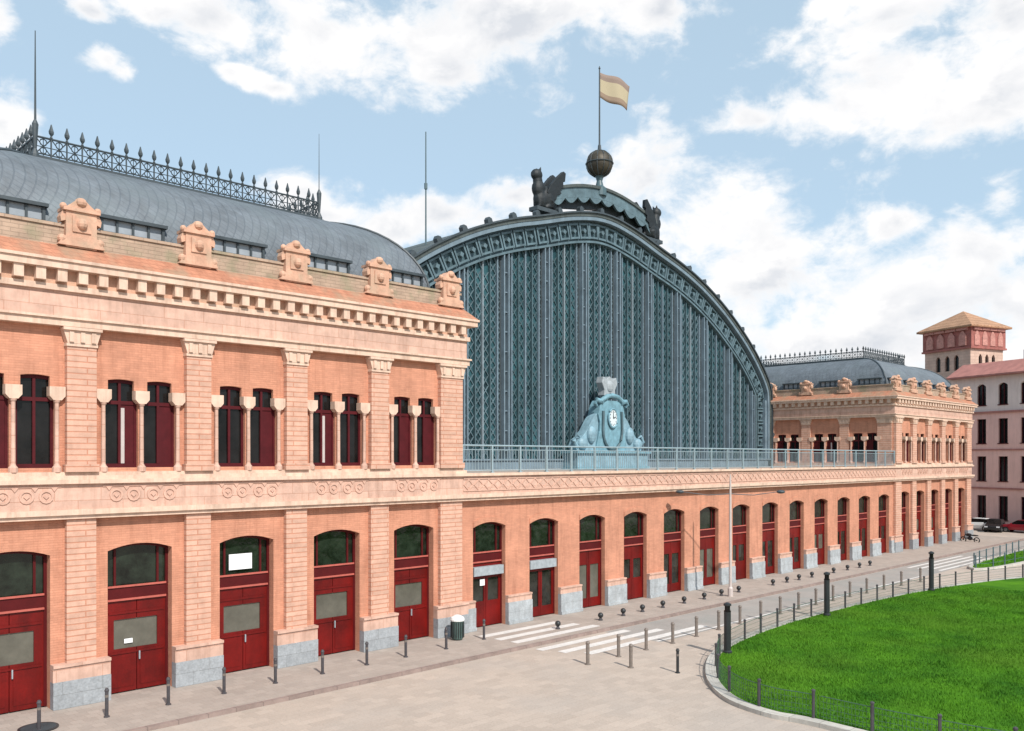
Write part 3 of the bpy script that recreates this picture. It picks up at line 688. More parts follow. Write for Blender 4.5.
for k in range(13):
    rr = MB(); a0_ = k*pit; nn_ = 6
    F.box(rr, a0_+.002, a0_+pit-.002, 7.46, 7.51, .25, .30); F.box(rr, a0_+.002, a0_+pit-.002, 6.88, 6.93, .25, .30)
    for j in range(nn_):
        c = a0_+(j+.5)*pit/nn_; h2 = pit/nn_/2; 
        F.prism(rr, [(c-h2, 7.195), (c, 6.90), (c+h2, 7.195), (c+h2-.09, 7.195), (c, 6.98), (c-h2+.09, 7.195)], .25, .295)
        F.prism(rr, [(c-h2, 7.195), (c, 7.49), (c+h2, 7.195), (c+h2-.09, 7.195), (c, 7.41), (c-h2+.09, 7.195)], .25, .294)
    rr.build('carved_relief', M['ringc'], arc)
fl = MB(); fl.box((0, .45, 6.95), (LA, 12.1, 7.62)); fl.build('terrace_floor', M['sidewalk'], arc)
pl, pk = MB(), MB(); ed = [0]+[v for o_ in ops for v in (o_[0], o_[1])]+[LA]
for i in range(0, len(ed), 2):
    pl, pk = MB(), MB(); a, b = ed[i], ed[i+1]; F.box(pl, a, b, 0, 1.12, -.02, .22); F.box(pl, a, b, 0, .18, .22, .27); F.box(pk, a, b, 1.12, 1.40, -.02, .17); F.box(pk, a, b, 1.40, 1.48, -.02, .21)
    pl.build('granite_plinth', M['granpale'], arc); pk.build('plinth_cap', M['stone'], arc)
# brick voussoir ring slightly proud of the wall over each opening
for (a, b, za, zs, rise) in ops:
    sur = MB(); ap = arc_pts(a, b, zs, rise)
    for i in range(len(ap)-1):
        p0, p1 = ap[i], ap[i+1]; F.prism(sur, [p0, p1, (p1[0], p1[1]+.28), (p0[0], p0[1]+.28)], -.02, .02)
    sur.build('brick_arch', M['brick'], arc)
for i in range(NB): make_door(arc, F, (i+.5)*pit, aw, 5.05, .24, .34, 'arcade', i)
dk = MB(); dk.box((.3, 2.2, .02), (LA-.3, 11.2, 6.2)); dk.build('interior_shade_block', M['black'], arc)  # black block behind the doors, its colour stands for unlit rooms

# terrace railing
rl = thing('terrace_railing', 'light steel railing along the terrace edge in front of the iron shed', 'railing', (XA0, -.12, 7.76))
n = 26
for k in range(n+1):
    t = .05+k*(LA-.1)/n; m = MB(); m.box((t-.045, -.045, 0), (t+.045, .045, 1.36)); m.box((t-.10, -.08, 0), (t+.10, .08, .05)); m.build('post', M['railing'], rl)
m = MB(); m.tube([(0, 0, 1.36), (LA, 0, 1.36)], .045, 8); m.build('top_rail', M['railing'], rl)
for zz in (.12, 1.15): m = MB(); m.tube([(0, 0, zz), (LA, 0, zz)], .024, 6); m.build('lower_rail', M['railing'], rl)
m = MB()
for k in range(int(LA/.2)): m.box((k*.2+.09, -.011, .12), (k*.2+.112, .011, 1.15))
m.build('bars', M['railing'], rl, ); 

# ------------------------------------------------------------------ iron train shed
XC, YV = 53.3, 12.3
prof_u = [0, 4.0, 7.4, 9.8, 12.0, 14.1, 16.2, 18.2, 20.2, 22.0, 23.7, 25.0, 25.8, 26.1]
prof_z = [28.15, 27.5, 26.5, 25.9, 25.2, 24.4, 23.4, 22.3, 21.0, 19.7, 18.2, 16.8, 15.7, 14.6]
def AZ(u): return float(np.interp(abs(u), prof_u, prof_z))
curve = [(26.1, 7.7)]+[(u, z) for u, z in zip(prof_u[::-1], prof_z[::-1])]
curve = curve+[(-u, z) for u, z in curve[::-1][1:]]
def refine(c, n):
    out_ = [c[0]]
    for i in range(1, len(c)-2):
        pass
    # resample by arc length after a light chord smoothing
    c = np.array(c, float)
    for _ in range(3):
        q = [c[0]]
        for i in range(len(c)-1): q += [c[i]*.75+c[i+1]*.25, c[i]*.25+c[i+1]*.75]
        q.append(c[-1]); c = np.array(q)
    d = np.r_[0, np.cumsum(np.hypot(*np.diff(c, axis=0).T))]; s = np.linspace(0, d[-1], n)
    return np.c_[np.interp(s, d, c[:, 0]), np.interp(s, d, c[:, 1])], d[-1]
crv, clen = refine(curve, 121)     # runs from the right springing over the crown to the left
tan = np.gradient(crv, axis=0); tan /= np.hypot(tan[:, 0], tan[:, 1])[:, None]; nor = np.c_[tan[:, 1], -tan[:, 0]]   # outward
def off(d): return crv+nor*d
if off(1)[60][1] < crv[60][1]: nor = -nor
crv = off(-.60)
shed = thing('train_shed', 'great grey teal iron and glass train shed with an arched end wall', 'train shed', (XC, YV, 7.7))
V = lambda u, z, d: (u, -d, z-7.7)
def ribbon(mb, d_in, d_out, y0, y1, i0=0, i1=None):
    A = off(d_in); B = off(d_out); i1 = i1 or len(crv)-1
    for i in range(i0, i1):
        mb.prism([tuple(A[i]), tuple(A[i+1]), tuple(B[i+1]), tuple(B[i])], V, y0, y1)
m = MB(); ribbon(m, -.05, .20, -68, .55); m.build('roof', M['shedroof'], shed)
m = MB(); ribbon(m, -.34, -.05, -.3, .50); m.build('arch_frame', M['ironpale'], shed)
m = MB(); ribbon(m, -2.0, -1.84, -.3, .14); m.build('arch_frame', M['ironmid'], shed)
m = MB(); ribbon(m, .20, .32, .30, .68); m.build('eave_fascia', M['iron'], shed)
m = MB(); ribbon(m, -1.85, -.34, -.28, -.10); m.build('arch_backing', M['irongrey'], shed)
# squares with studs along the arch
A = off(-.42); B = off(-1.78); Cc = off(-1.10); step = 2
for i in range(1, len(crv)-1):
    if i % step == 0:
        m = MB(); n_ = nor[i]; t_ = tan[i]; c = Cc[i]
        for (a_, b_) in ((-.48, .62),):
            for s_ in (-1, 1):
                p = [c+t_*s_*.40+n_*.60, c+t_*s_*.54+n_*.60, c+t_*s_*.54-n_*.60, c+t_*s_*.40-n_*.60]; m.prism([tuple(q) for q in p], V, -.10, .14)
                p = [c+n_*s_*.44-t_*.40, c+n_*s_*.58-t_*.40, c+n_*s_*.58+t_*.40, c+n_*s_*.44+t_*.40]; m.prism([tuple(q) for q in p], V, -.10, .13)
        m.prism([tuple(c+t_*.20), tuple(c+n_*.20), tuple(c-t_*.20), tuple(c-n_*.20)], V, -.10, .2)
        m.build('arch_square', M['ironmid'], shed)
# antefixes along the outer edge
E_ = off(.30)
for i in range(3, len(crv)-3):
    if i % 4 == 1:
        m = MB(); c = E_[i]; n_ = nor[i]; t_ = tan[i]
        m.prism([tuple(c-t_*.24-n_*.05), tuple(c+t_*.24-n_*.05), tuple(c+t_*.20+n_*.26), tuple(c+n_*.40), tuple(c-t_*.20+n_*.26)], V, .25, .64); m.build('antefix', M['iron'], shed)
# end wall: thirteen bays of glazing between paired posts
inner = off(-2.0); iu = inner[:, 0]; iz = inner[:, 1]
def ZI(u):
    u = max(-24.0, min(24.0, u)); k = np.argsort(iu); return float(np.interp(u, iu[k], iz[k]))
majors = [-23.1+4.2*k for k in range(12)]; bounds = [-24.3]+majors+[24.3]
for b in range(len(bounds)-1):
    u0, u1 = bounds[b], bounds[b+1]
    pts = [(u0+(u1-u0)*j/10, ZI(u0+(u1-u0)*j/10)+.25) for j in range(11)]
    m = MB(); m.prism([(u0, 7.8), (u1, 7.8)]+pts[::-1], V, -.36, -.30); m.build('glazing', M['shedglass'], shed)
    w = u1-u0; nn = 6 if w > 3 else 2; tr = MB()
    for k in range(nn):
        a = u0+w*k/nn; bb = a+w/nn; mid = (a+bb)/2
        if k: mu = MB(); mu.prism([(a-.05, 8.3), (a+.05, 8.3), (a+.05, ZI(a)), (a-.05, ZI(a))], V, -.30, -.10); mu.build('mullion', M['rimpale'] if (k == 3 and b % 2) else (M['ironpale'] if k % 2 else M['irongrey']), shed)
        top = min(ZI(a), ZI(bb))-.2; z = 8.5; hw = w/nn/2-.05
        while z < top-.55:
            hgt = .72
            jit = .02
            tr.prism([(mid-hw, z), (mid-hw+.065, z), (mid+.03, z+hgt/2), (mid-hw+.065, z+hgt), (mid-hw, z+hgt), (mid-.035, z+hgt/2)], V, -.30, -.22)
            tr.prism([(mid+hw, z), (mid+hw-.065, z), (mid-.03, z+hgt/2), (mid+hw-.065, z+hgt), (mid+hw, z+hgt), (mid+.035, z+hgt/2)], V, -.30, -.215)
            z += hgt
        # pointed head of each light
        tr.prism([(a+.05, top-.1), (mid, top+.45), (bb-.05, top-.1), (bb-.05, top+.05), (mid, top+.62), (a+.05, top+.05)], V, -.30, -.20)
    tr.build('tracery', M['irongrey'] if b % 3 else M['ironmid'], shed)
for u in majors:
    p = MB(); zt = ZI(u)+.1
    q = MB(); q.prism([(u-.42, 8.3), (u+.42, 8.3), (u+.42, zt-.1), (u-.42, zt-.1)], V, -.30, -.21); q.build('gap_shade_strip', M['iron'], shed)  # dark strip proud of the glass; shade of the post gap put in as colour
    for s_ in (-.22, .22):
        p.prism([(u+s_-.055, 8.3), (u+s_+.055, 8.3), (u+s_+.055, zt), (u+s_-.055, zt)], V, -.28, .10)
    z = 9.0
    while z < zt-.3:
        p.prism([(u-.17, z), (u+.17, z), (u+.17, z+.07), (u-.17, z+.07)], V, -.12, -.02); z += 1.4
    p.build('post', M['ironpale'], shed)
m = MB(); m.box((-25.7, -.5, .0), (25.7, .30, .62)); m.box((-25.75, -.62, .62), (25.75, .30, .74)); m.build('base_wall', M['ironpale'], shed)
for s_ in (-1, 1):
    m = MB(); m.prism([(s_*24.8, 7.8), (s_*25.68, 7.8), (s_*25.68, 14.2), (s_*24.8, 14.2)], V, -.6, .36); m.build('corner_pier', M['ironpale'], shed)
# ventilation lantern over the crown, scalloped fascia
cap_u = np.linspace(-6.2, 6.6, 29)
def CZ(u): return 29.75-.0245*u*u-.022*abs(u)**1.5*.9
m = MB()
for i in range(28):
    u0, u1 = cap_u[i], cap_u[i+1]
    m.prism([(u0, CZ(u0)-.22), (u1, CZ(u1)-.22), (u1, CZ(u1)), (u0, CZ(u0))], V, -.9, .62)
m.build('lantern_roof', M['shedroof'], shed)
m = MB()
for i in range(28):
    u0, u1 = cap_u[i], cap_u[i+1]
    m.prism([(u0, CZ(u0)-.98), (u1, CZ(u1)-.98), (u1, CZ(u1)-.2), (u0, CZ(u0)-.2)], V, .30, .5)
NS = 9
for k in range(NS):
    a = -6.2+12.8*k/NS; w = 12.8/NS; pts = [(a+w*j/8, CZ(a+w*j/8)-.98-.42*math.sin(math.pi*j/8)) for j in range(9)]
    m.prism([(a, CZ(a)-.9), (a+w, CZ(a+w)-.9)]+pts[::-1], V, .31, .49)
m.build('scalloped_fascia', M['ironmid'], shed)
m = MB()
for i in range(28):
    u0, u1 = cap_u[i], cap_u[i+1]; m.prism([(u0, AZ(u0)+.1), (u1, AZ(u1)+.1), (u1, CZ(u1)-.2), (u0, CZ(u0)-.2)], V, -.8, -.3)
m.build('lantern_louvres', M['iron'], shed)

# flagpole with globe
fp = thing('flagpole', 'flagpole with a brown globe and a striped flag on the shed crown', 'flagpole', (XC-.45, YV-.2, 29.6))
m = MB(); m.lathe([(.55, -.5), (.55, .1), (.32, .3), (.22, .7), (.30, .95), (.36, 1.05)], n=16); m.build('pedestal', M['irongrey'], fp)
m = MB(); m.ball((0, 0, 2.05), 1.04, 24, 14)
m.build('globe', M['ball'], fp, smooth=True)
m = MB()
for k in range(6): 
    a = math.pi*k/6; m.tube([(1.06*math.cos(a)*math.cos(t), 1.06*math.sin(a)*math.cos(t), 2.05+1.06*math.sin(t)) for t in np.linspace(0, 2*math.pi, 25)], .03, 4, cap=False)
m.tube([(1.07*math.cos(t), 1.07*math.sin(t), 2.05) for t in np.linspace(0, 2*math.pi, 25)], .05, 4, cap=False)
m.build('globe_ribs', M['iron'], fp)
m = MB(); m.lathe([(.16, 3.05), (.12, 3.5), (.07, 3.6), (.05, 9.5), (.09, 9.55), (.02, 9.75)], n=8); m.build('pole', M['iron'], fp)
nu, nv = 16, 8; vs = []; uvs = []
fd_ = (RGT*.96+FWD*.28).normalized()
for i in range(nu+1):
    for j in range(nv+1):
        a = i/nu; b = j/nv; wv = .22*math.sin(a*7+b*1.3)*a
        p = fd_*(2.65*a*(1-.1*(1-b)))+Vector((-fd_.y, fd_.x, 0))*wv+Vector((0, 0, 9.35-2.05*(1-b)-.85*a**1.3-.12*math.sin(a*5+b)))
        vs.append(tuple(p)); uvs.append((a, b))
fs = [(i*(nv+1)+j, (i+1)*(nv+1)+j, (i+1)*(nv+1)+j+1, i*(nv+1)+j+1) for i in range(nu) for j in range(nv)]
m = MB(); m.add(vs, fs); fo = m.build('flag', M['flag'], fp, smooth=True)
uvl = fo.data.uv_layers.new(name='UVMap')
for lp in fo.data.loops: uvl.data[lp.index].uv = uvs[lp.vertex_index]
sd = fo.modifiers.new('thickness', 'SOLIDIFY'); sd.thickness = .02

# griffins
def griffin(label, x, flip):
    t = thing('griffin_statue', label, 'statue', (x, YV-.1, AZ(x-XC)+.05), 0, 'bronze griffins flanking the shed crown')
    f = flip; m = MB()
    m.ball((-f*.1, 0, .95), (.95, .60, .98)); m.ball((f*.45, 0, .8), (.70, .52, .85)); m.ball((f*.72, 0, 1.55), (.60, .48, .72))
    m.ball((f*.80, 0, 2.15), (.42, .36, .5)); m.ball((f*.92, 0, 2.62), (.52, .42, .46)); m.tube([(f*.95, 0, 2.72), (f*1.35, 0, 2.58), (f*1.45, 0, 2.40)], [.24, .14, .05])
    for s in (-.25, .25):
        m.tube([(f*.6, s, 1.35), (f*.85, s, .7), (f*.85, s, .1), (f*1.1, s, .05)], [.22, .15, .12, .13]); m.tube([(-f*.2, s*1.3, .7), (-f*.1, s*1.4, .3), (f*.25, s*1.4, .08)], [.34, .22, .14])
        m.tube([(f*.72, s*.7, 3.0), (f*.66, s*.8, 3.28)], [.11, .03])
    m.tube([(-f*.6, 0, .5), (-f*1.2, 0, .25), (-f*1.5, 0, .7), (-f*1.3, 0, 1.15)], [.16, .12, .10, .14])
    o = m.build('body', M['bronze'], t, smooth=True)
    rm = o.modifiers.new('fuse', 'REMESH'); rm.mode = 'VOXEL'; rm.voxel_size = .07; rm.use_smooth_shade = True
    for s in (-1, 1):
        w = MB(); y0 = s*.35
        out_ = [(f*.25, 1.3), (-f*.1, 2.0), (-f*.75, 2.75), (-f*1.25, 3.25), (-f*1.50, 3.15), (-f*1.48, 2.5), (-f*1.3, 2.4), (-f*1.35, 1.95), (-f*1.1, 1.85), (-f*1.1, 1.4), (-f*.8, 1.3), (-f*.7, .9), (-f*.2, .8)]
        w.prism(out_, lambda a, b, d: (a*1.1, d+y0+s*.18*(b-.8)/2, b*1.0), -.16, .16)
        for k in range(4):
            w.tube([(f*.1-f*.15*k, y0+s*.05, 1.35), (-f*(.95+.13*k), y0+s*(.22-.02*k), 2.9-.45*k)], [.10, .05], 6)
        w.build('wing', M['bronze'], t, bevel=.03)
    m = MB(); m.box((-1.3, -.45, -.25), (1.25, .45, .06)); m.build('base', M['iron'], t); t.scale = (.95, .95, .93)
    return t
griffin('dark bronze winged griffin at the left end of the shed crown, nearer pavilion', 46.7, -1)
griffin('dark bronze winged griffin at the right end of the shed crown, towards hotel tower', 59.6, 1)

# clock sculpture on the terrace
ck = thing('clock_sculpture', 'pale blue green cast clock monument with shield and crown against shed glazing', 'clock', (XC-.75, YV-1.15, 7.64))
W = lambda a, b, d: (a, -d, b)
m = MB(); m.box((-4.6, -.8, 0), (4.6, .7, 1.25)); m.build('plinth', M['verdipale'], ck, bevel=.03)
m = MB(); m.box((-4.8, -1.0, 1.25), (4.8, .8, 1.42)); m.box((-4.7, -.9, .0), (4.7, .75, .2)); m.build('ledge', M['verdigris'], ck)
m = MB()
bodyp = [(-2.0, 1.42), (-1.85, 2.2), (-1.55, 3.0), (-1.5, 3.7), (-1.75, 4.3), (-1.5, 5.0), (-1.15, 5.45), (1.15, 5.45), (1.5, 5.0), (1.75, 4.3), (1.5, 3.7), (1.55, 3.0), (1.85, 2.2), (2.0, 1.42)]
m.prism(bodyp, W, -.55, .55)
for s in (-1, 1):
    m.tube([(s*1.2, -.5, 5.3), (s*1.9, -.5, 5.45), (s*2.15, -.5, 5.15), (s*1.85, -.5, 4.95)], [.22, .2, .17, .1], 8)
m.tube([(-1.5, -.55, 5.35), (-.7, -.6, 5.75), (0, -.62, 5.85), (.7, -.6, 5.75), (1.5, -.55, 5.35)], .2, 8)
m.build('clock_case', M['verdigris'], ck, bevel=.04)
m = MB(); U = [( 1.25*math.cos(a), 3.1+1.55*math.sin(a)) for a in np.linspace(math.pi*1.0, 2*math.pi, 13)]
m.tube([(p[0], -.62, p[1]) for p in [(-1.2, 4.6)]+U+[(1.2, 4.6)]], .12, 6); m.build('garland', M['irongrey'], ck)
for s in (-1, 1):
    m = MB(); prof2 = [(s*1.9, 1.42), (s*4.15, 1.42), (s*4.35, 1.75), (s*4.05, 2.3), (s*3.5, 2.55), (s*2.9, 3.1), (s*2.3, 3.9), (s*1.75, 4.4), (s*1.55, 3.6), (s*1.7, 2.5)]
    m.prism(prof2, W, -.42, .40); m.ball((s*3.6, -.45, 2.0), (.55, .3, .5)); m.ball((s*2.5, -.45, 2.7), (.5, .3, .7))
    m.tube([(s*4.1, -.3, 1.7), (s*4.5, -.35, 2.2), (s*4.2, -.35, 2.7), (s*3.8, -.35, 2.5)], [.2, .17, .13, .08], 7)
    m.build('scroll_wing', M['verdipale'], ck, bevel=.05)
m = MB(); m.tube([(0, -.56, 4.05), (0, -.70, 4.05)], .01); a = [(.50*math.cos(t), 4.05+.68*math.sin(t)) for t in np.linspace(0, 2*math.pi, 25)[:-1]]
m = MB(); m.prism(a, W, .55, .68); dial = m.build('clock_dial', M['dialc'], ck)
m = MB(); m.tube([(.56*math.cos(t), -.66, 4.05+.74*math.sin(t)) for t in np.linspace(0, 2*math.pi, 25)], .09, 6, cap=False); m.build('dial_ring', M['verdigris'], dial)
m = MB()
for k in range(12):
    t = math.pi*2*k/12; m.prism([(.40*math.cos(t)-.03, 4.05+.55*math.sin(t)-.05), (.40*math.cos(t)+.03, 4.05+.55*math.sin(t)-.05), (.40*math.cos(t)+.03, 4.05+.55*math.sin(t)+.05), (.40*math.cos(t)-.03, 4.05+.55*math.sin(t)+.05)], W, .68, .69)
m.prism([(-.035, 4.05), (.035, 4.05), (.02, 4.55), (-.02, 4.55)], W, .69, .71); m.prism([(0, 4.01), (0, 4.09), (.33, 4.2), (.34, 4.16)], W, .712, .73)
m.build('clock_hands', M['black'], dial)
m = MB(); m.prism([(-.75, 5.85), (.75, 5.85), (.68, 6.3), (1.0, 6.85), (.85, 7.35), (.45, 7.15), (0, 7.4), (-.45, 7.15), (-.85, 7.35), (-1.0, 6.85), (-.68, 6.3)], W, -.3, .35)
m.ball((0, -.3, 6.6), (.45, .22, .5)); m.build('crest_shield', M['crest'], ck, bevel=.05)
m = MB(); m.ball((0, -.42, 5.82), (.28, .22, .24)); m.build('rosette', M['black'], ck, smooth=True)

ck.scale = (.93, 1, .97)
# rods and mast
def rod(x, y, z0, h, label, r=.045):
    o = thing('lightning_rod', label, 'lightning rod', (x, y, z0), 0, 'thin rods standing on the near roof')
    m = MB(); m.tube([(0, 0, 0), (0, 0, h*.35), (0, 0, h)], [r, r*.7, r*.3], 6); m.build('rod', M['iron'], o)
    m = MB(); m.lathe([(.16, 0), (.16, .12), (.06, .35), (.12, 1.3), (.03, 1.5)], n=8); m.build('foot', M['iron'], o)
rod(5.5+crn[0], crn[2], 20.09, 4.9, 'thin rod on the left front corner of the near roof cresting', .06)
rod(5.5+crn[1], crn[2], 20.09, 4.2, 'thin rod at right corner of the near roof cresting, fainter against sky', .03)
ms = thing('antenna_mast', 'tall thin antenna mast rising behind the near roof left of the shed crown', 'mast', (37.25, 14.4, 22.3))
m = MB(); m.tube([(0, 0, -.3), (0, 0, 8.4)], [.06, .04], 6); m.build('pole', M['irongrey'], ms)
m = MB(); m.tube([(0, 0, 4.5), (0, 0, 4.9)], .11, 6); m.tube([(0, 0, 0), (0, 0, .3)], .16, 6); m.build('collar', M['irongrey'], ms)

# ------------------------------------------------------------------ street furniture
def boll_mesh(r=.055, h=.95, cap=True):
    m = MB(); m.lathe([(r*1.7, 0), (r*1.7, .03), (r, .05), (r, h-.12), (r*1.25, h-.10), (r*1.25, h-.06), (r, h-.04), (r*.8, h)], n=10); return m
BT = None
def bollard_proto(mat, r=.055, h=.95):
    root = thing('bollard', '', 'bollard'); boll_mesh(r, h).build('shaft', mat, root); m = MB(); m.lathe([(r*1.06, h-.30), (r*1.06, h-.22)], n=10); m.build('reflective_band', M['bollardbr'], root); return root
def place(proto, first, x, y, z, label, group, name=None):
    o = proto if first else copy_tree(proto); o.location = (x, y, z); o['label'] = label; o['group'] = group; return o
ordn = ['leftmost', 'second from left', 'third from left', 'fourth from left', 'fifth from left', 'sixth from left', 'seventh from left', 'eighth from left', 'ninth from left', 'tenth from left', 'eleventh from left', 'twelfth from left', 'thirteenth from left', 'fourteenth from left', 'fifteenth from left', 'sixteenth from left']
bp = bollard_proto(M['bollard'], .058, .95)
desc = ['beside the dark ground plate, before the first red door', 'left of the second red door', 'by the right jamb of the second red door', 'before the third red door', 'right of the third red door', 'before the fourth red door', 'by the plinth after the fourth red door', 'before the fifth red door', 'just left of the litter bin', 'at the head of the zebra crossing, by the first arcade door']
for i, x in enumerate([8.45, 10.48, 12.52, 14.55, 16.6, 18.65, 20.75, 22.75, 25.0, 27.6]):
    place(bp, i == 0, x, -2.30 if i < 9 else -1.95, 0, 'slim grey pavement bollard '+desc[i], 'slim grey bollards on the near pavement')
# squat ball bollards along the arcade
bs = thing('ball_bollard', '', 'bollard')
m = MB(); m.lathe([(.12, 0), (.12, .05), (.08, .08), (.07, .14)], n=12); m.build('foot', M['bollard'], bs)
m = MB(); m.ball((0, 0, .27), .145, 14, 9); m.build('ball', M['post'], bs, smooth=True)
bxs = [31.9, 35.2, 37.1, 38.8, 40.7, 42.8, 44.9, 46.8, 48.8, 53.1, 55.0, 56.7, 58.6, 62.0, 64.3, 66.4, 68.3]
places_ = {31.9: 'nearest, at the zebra crossing by the second arcade door'}
for i, x in enumerate(bxs):
    dn = int((x-XA0)/pit)+1; fracp = (x-XA0)/pit-int((x-XA0)/pit)
    word = ['first', 'second', 'third', 'fourth', 'fifth', 'sixth', 'seventh', 'eighth', 'ninth', 'tenth', 'eleventh', 'twelfth', 'thirteenth'][min(12, dn-1)]
    side = 'at the left edge of' if fracp < .3 else ('in front of' if fracp < .62 else 'just right of')
    place(bs, i == 0, x, -2.7, 0, 'squat dark ball bollard %s the %s arcade door' % (side, word), 'squat ball bollards along the arcade pavement')
lab_seen = set()
# outer row between the road and the lawn path
br = bollard_proto(M['bollardbr'], .075, .98)
rows = [(27.7, -8.25, 'leftmost brown grey bollard below the zebra crossing'), (29.75, -8.25, 'brown grey bollard second from left below the zebra crossing'), (28.55, -9.85, 'brown grey bollard set nearer the viewer, below the second zebra one'),
        (31.7, -8.27, 'brown grey bollard at the right foot of the zebra crossing'), (33.7, -8.3, 'brown grey bollard under the white road line end'), (35.8, -8.2, 'faint brown grey bollard between zebra crossing and first thick black post'),
        (38.0, -8.05, 'brown grey bollard just left of the thick black post'), (40.1, -8.0, 'brown grey bollard just right of the first thick black post'), (42.2, -8.0, 'brown grey bollard on the road edge, second right of first black post'),
        (44.3, -8.0, 'brown grey roadside bollard third right of the first black post'), (46.4, -8.0, 'brown grey roadside bollard just left of the middle black post'), (48.5, -8.0, 'brown grey roadside bollard just right of the middle black post'),
        (50.6, -8.05, 'brown grey roadside bollard second right of the middle black post'), (52.8, -8.1, 'brown grey roadside bollard third right of the middle black post'), (55.0, -8.2, 'brown grey roadside bollard fourth right of the middle black post'),
        (57.4, -8.3, 'brown grey roadside bollard fifth right of the middle black post'), (60.0, -8.4, 'brown grey roadside bollard left of the far black post'), (62.8, -8.6, 'brown grey roadside bollard behind the far black post')]
for i, (x, y, l) in enumerate(rows): place(br, i == 0, x, y, -.13, l, 'brown grey bollards between the road and the lawn')
bd = bollard_proto(M['post'], .06, .98); place(bd, True, 29.2, -11.7, -.13, 'single dark bollard standing alone in the plaza left of lawn', 'lone plaza bollard')

# thick black lighting columns
tp = thing('light_column', '', 'light column')
m = MB(); m.lathe([(.20, 0), (.20, .10), (.15, .14), (.15, 1.85)], n=14); m.build('shaft', M['post'], tp)
m = MB(); m.lathe([(.155, 1.85), (.155, 1.90), (.12, 1.92), (.12, 2.12)], n=14); m.build('lamp_ring', M['glass'], tp)
m = MB(); m.lathe([(.17, 2.12), (.17, 2.2), (.05, 2.26)], n=14); m.build('cap', M['post'], tp)
for i, (x, y, l, s) in enumerate([(33.3, -11.45, 'thick black light column at the left tip of the lawn, nearest', .98), (45.0, -10.35, 'thick black light column, middle one behind the lawn edge', 1.05), (58.3, -10.95, 'thick black light column farthest right behind the lawn', 1.12)]):
    o = place(tp, i == 0, x, y, -.02, l, 'thick black light columns round the lawn'); o.scale = (1, 1, s)

# lawn fence: posts, rails and wire
fence = thing('lawn_fence', 'low wire fence with dark posts running round the large lawn', 'fence', (26.5, -18, 0))
path = np.array(offset_loop(lawn, 0)); k_in = np.array(lawn)
dd_ = np.r_[0, np.cumsum(np.hypot(*np.diff(np.vstack([k_in, k_in[:1]]), axis=0).T))]
loop = np.vstack([k_in, k_in[:1]])
def at_len(s): s = s % dd_[-1]; return float(np.interp(s, dd_, loop[:, 0])), float(np.interp(s, dd_, loop[:, 1]))
npost = int(dd_[-1]/1.95); 
for k in range(npost):
    x, y = at_len(k*dd_[-1]/npost)
    m = MB(); m.lathe([(.055, -.02), (.055, .88), (.07, .89), (.07, .93), (.03, .96)], (x-26.5, y+18, 0), 8); m.build('fence_post', M['bollard'], fence)
m = MB(); wires = [at_len(s) for s in np.arange(0, dd_[-1]+.01, .5)]
for zz, r in ((.78, .014), (.40, .007), (.12, .007), (.6, .006), (.25, .006)): m.tube([(x-26.5, y+18, zz) for x, y in wires], r, 4, cap=False)
for s in np.arange(0, dd_[-1], .12):
    x, y = at_len(s); p = Vector((x, y, 0))
    if (p-CAM).length < 62: m.box((x-26.5-.004, y+18-.004, .05), (x-26.5+.004, y+18+.004, .78))
m.build('wire_mesh', M['wire'], fence)
f2 = thing('island_fence', 'thin post fence round the far green island by the parked cars', 'fence', (75, -9, 0))
l2 = np.vstack([lawn2, lawn2[:1]]); d2 = np.r_[0, np.cumsum(np.hypot(*np.diff(l2, axis=0).T))]
for s in np.arange(0, d2[-1], 2.0):
    x, y = np.interp(s, d2, l2[:, 0]), np.interp(s, d2, l2[:, 1]); m = MB(); m.lathe([(.05, 0), (.05, .98), (.02, 1.02)], (x-75, y+9, 0), 6); m.build('fence_post', M['irongrey'], f2)
m = MB(); w2 = [(np.interp(s, d2, l2[:, 0])-75, np.interp(s, d2, l2[:, 1])+9) for s in np.arange(0, d2[-1], .7)]
for zz in (.35, .9): m.tube([(x, y, zz) for x, y in w2], .014, 4, cap=False)
m.build('rail', M['irongrey'], f2)

# litter bin
bn = thing('litter_bin', 'grey green litter bin with a pale lid against the corner plinth', 'bin', (26.65, -1.15, 0))
m = MB(); m.lathe([(.24, .04), (.27, .10), (.30, .86), (.31, .9)], n=18); m.build('body', M['bin'], bn)
m = MB()
for k in range(18):
    a = 2*math.pi*k/18; m.box((.305*math.cos(a)-.012, .305*math.sin(a)-.012, .12), (.305*math.cos(a)+.012, .305*math.sin(a)+.012, .84))
m.build('ribs', M['post'], bn)
m = MB(); m.lathe([(.33, .9), (.34, .96), (.30, 1.06), (.12, 1.16)], n=18); m.build('lid', M['white'], bn)
# plate set in the pavement
pt = thing('ground_grating', 'dark iron grating lying on the pavement at the foot of leftmost bollard', 'grating', (8.50, -2.05, .006))
m = MB(); m.lathe([(.58, 0), (.58, .03), (.50, .03)], n=24); m.build('rim', M['post'], pt)
m = MB()
for k in range(-5, 6):
    hw = math.sqrt(max(0, .5**2-(k*.09)**2)); m.box((-hw, k*.09-.025, .0), (hw, k*.09+.025, .036))
m.build('grate_bars', M['iron'], pt)
# white notices on the glass
def notice(x, z, w, h, label, y=.55-.03, mat='paper'):
    o = thing('paper_notice', label, 'notice', (x, y, z)); m = MB(); m.box((-w/2, -.012, -h/2), (w/2, 0, h/2)); m.build('sheet', M[mat], o)
DX = [5.5+(pcn[i]+pcn[i+1])/2 for i in range(5)]
notice(DX[2]-.12, 4.38, .98, .62, 'white paper notice in the fanlight of the third red door', .33)
notice(DX[1]-.30, 1.86, .30, .16, 'small white sticker on the glass of the second red door', .36)
notice(XA0+pit*.5-.25, 2.25, .32, .32, 'small white sign on the first arcade door', .29)

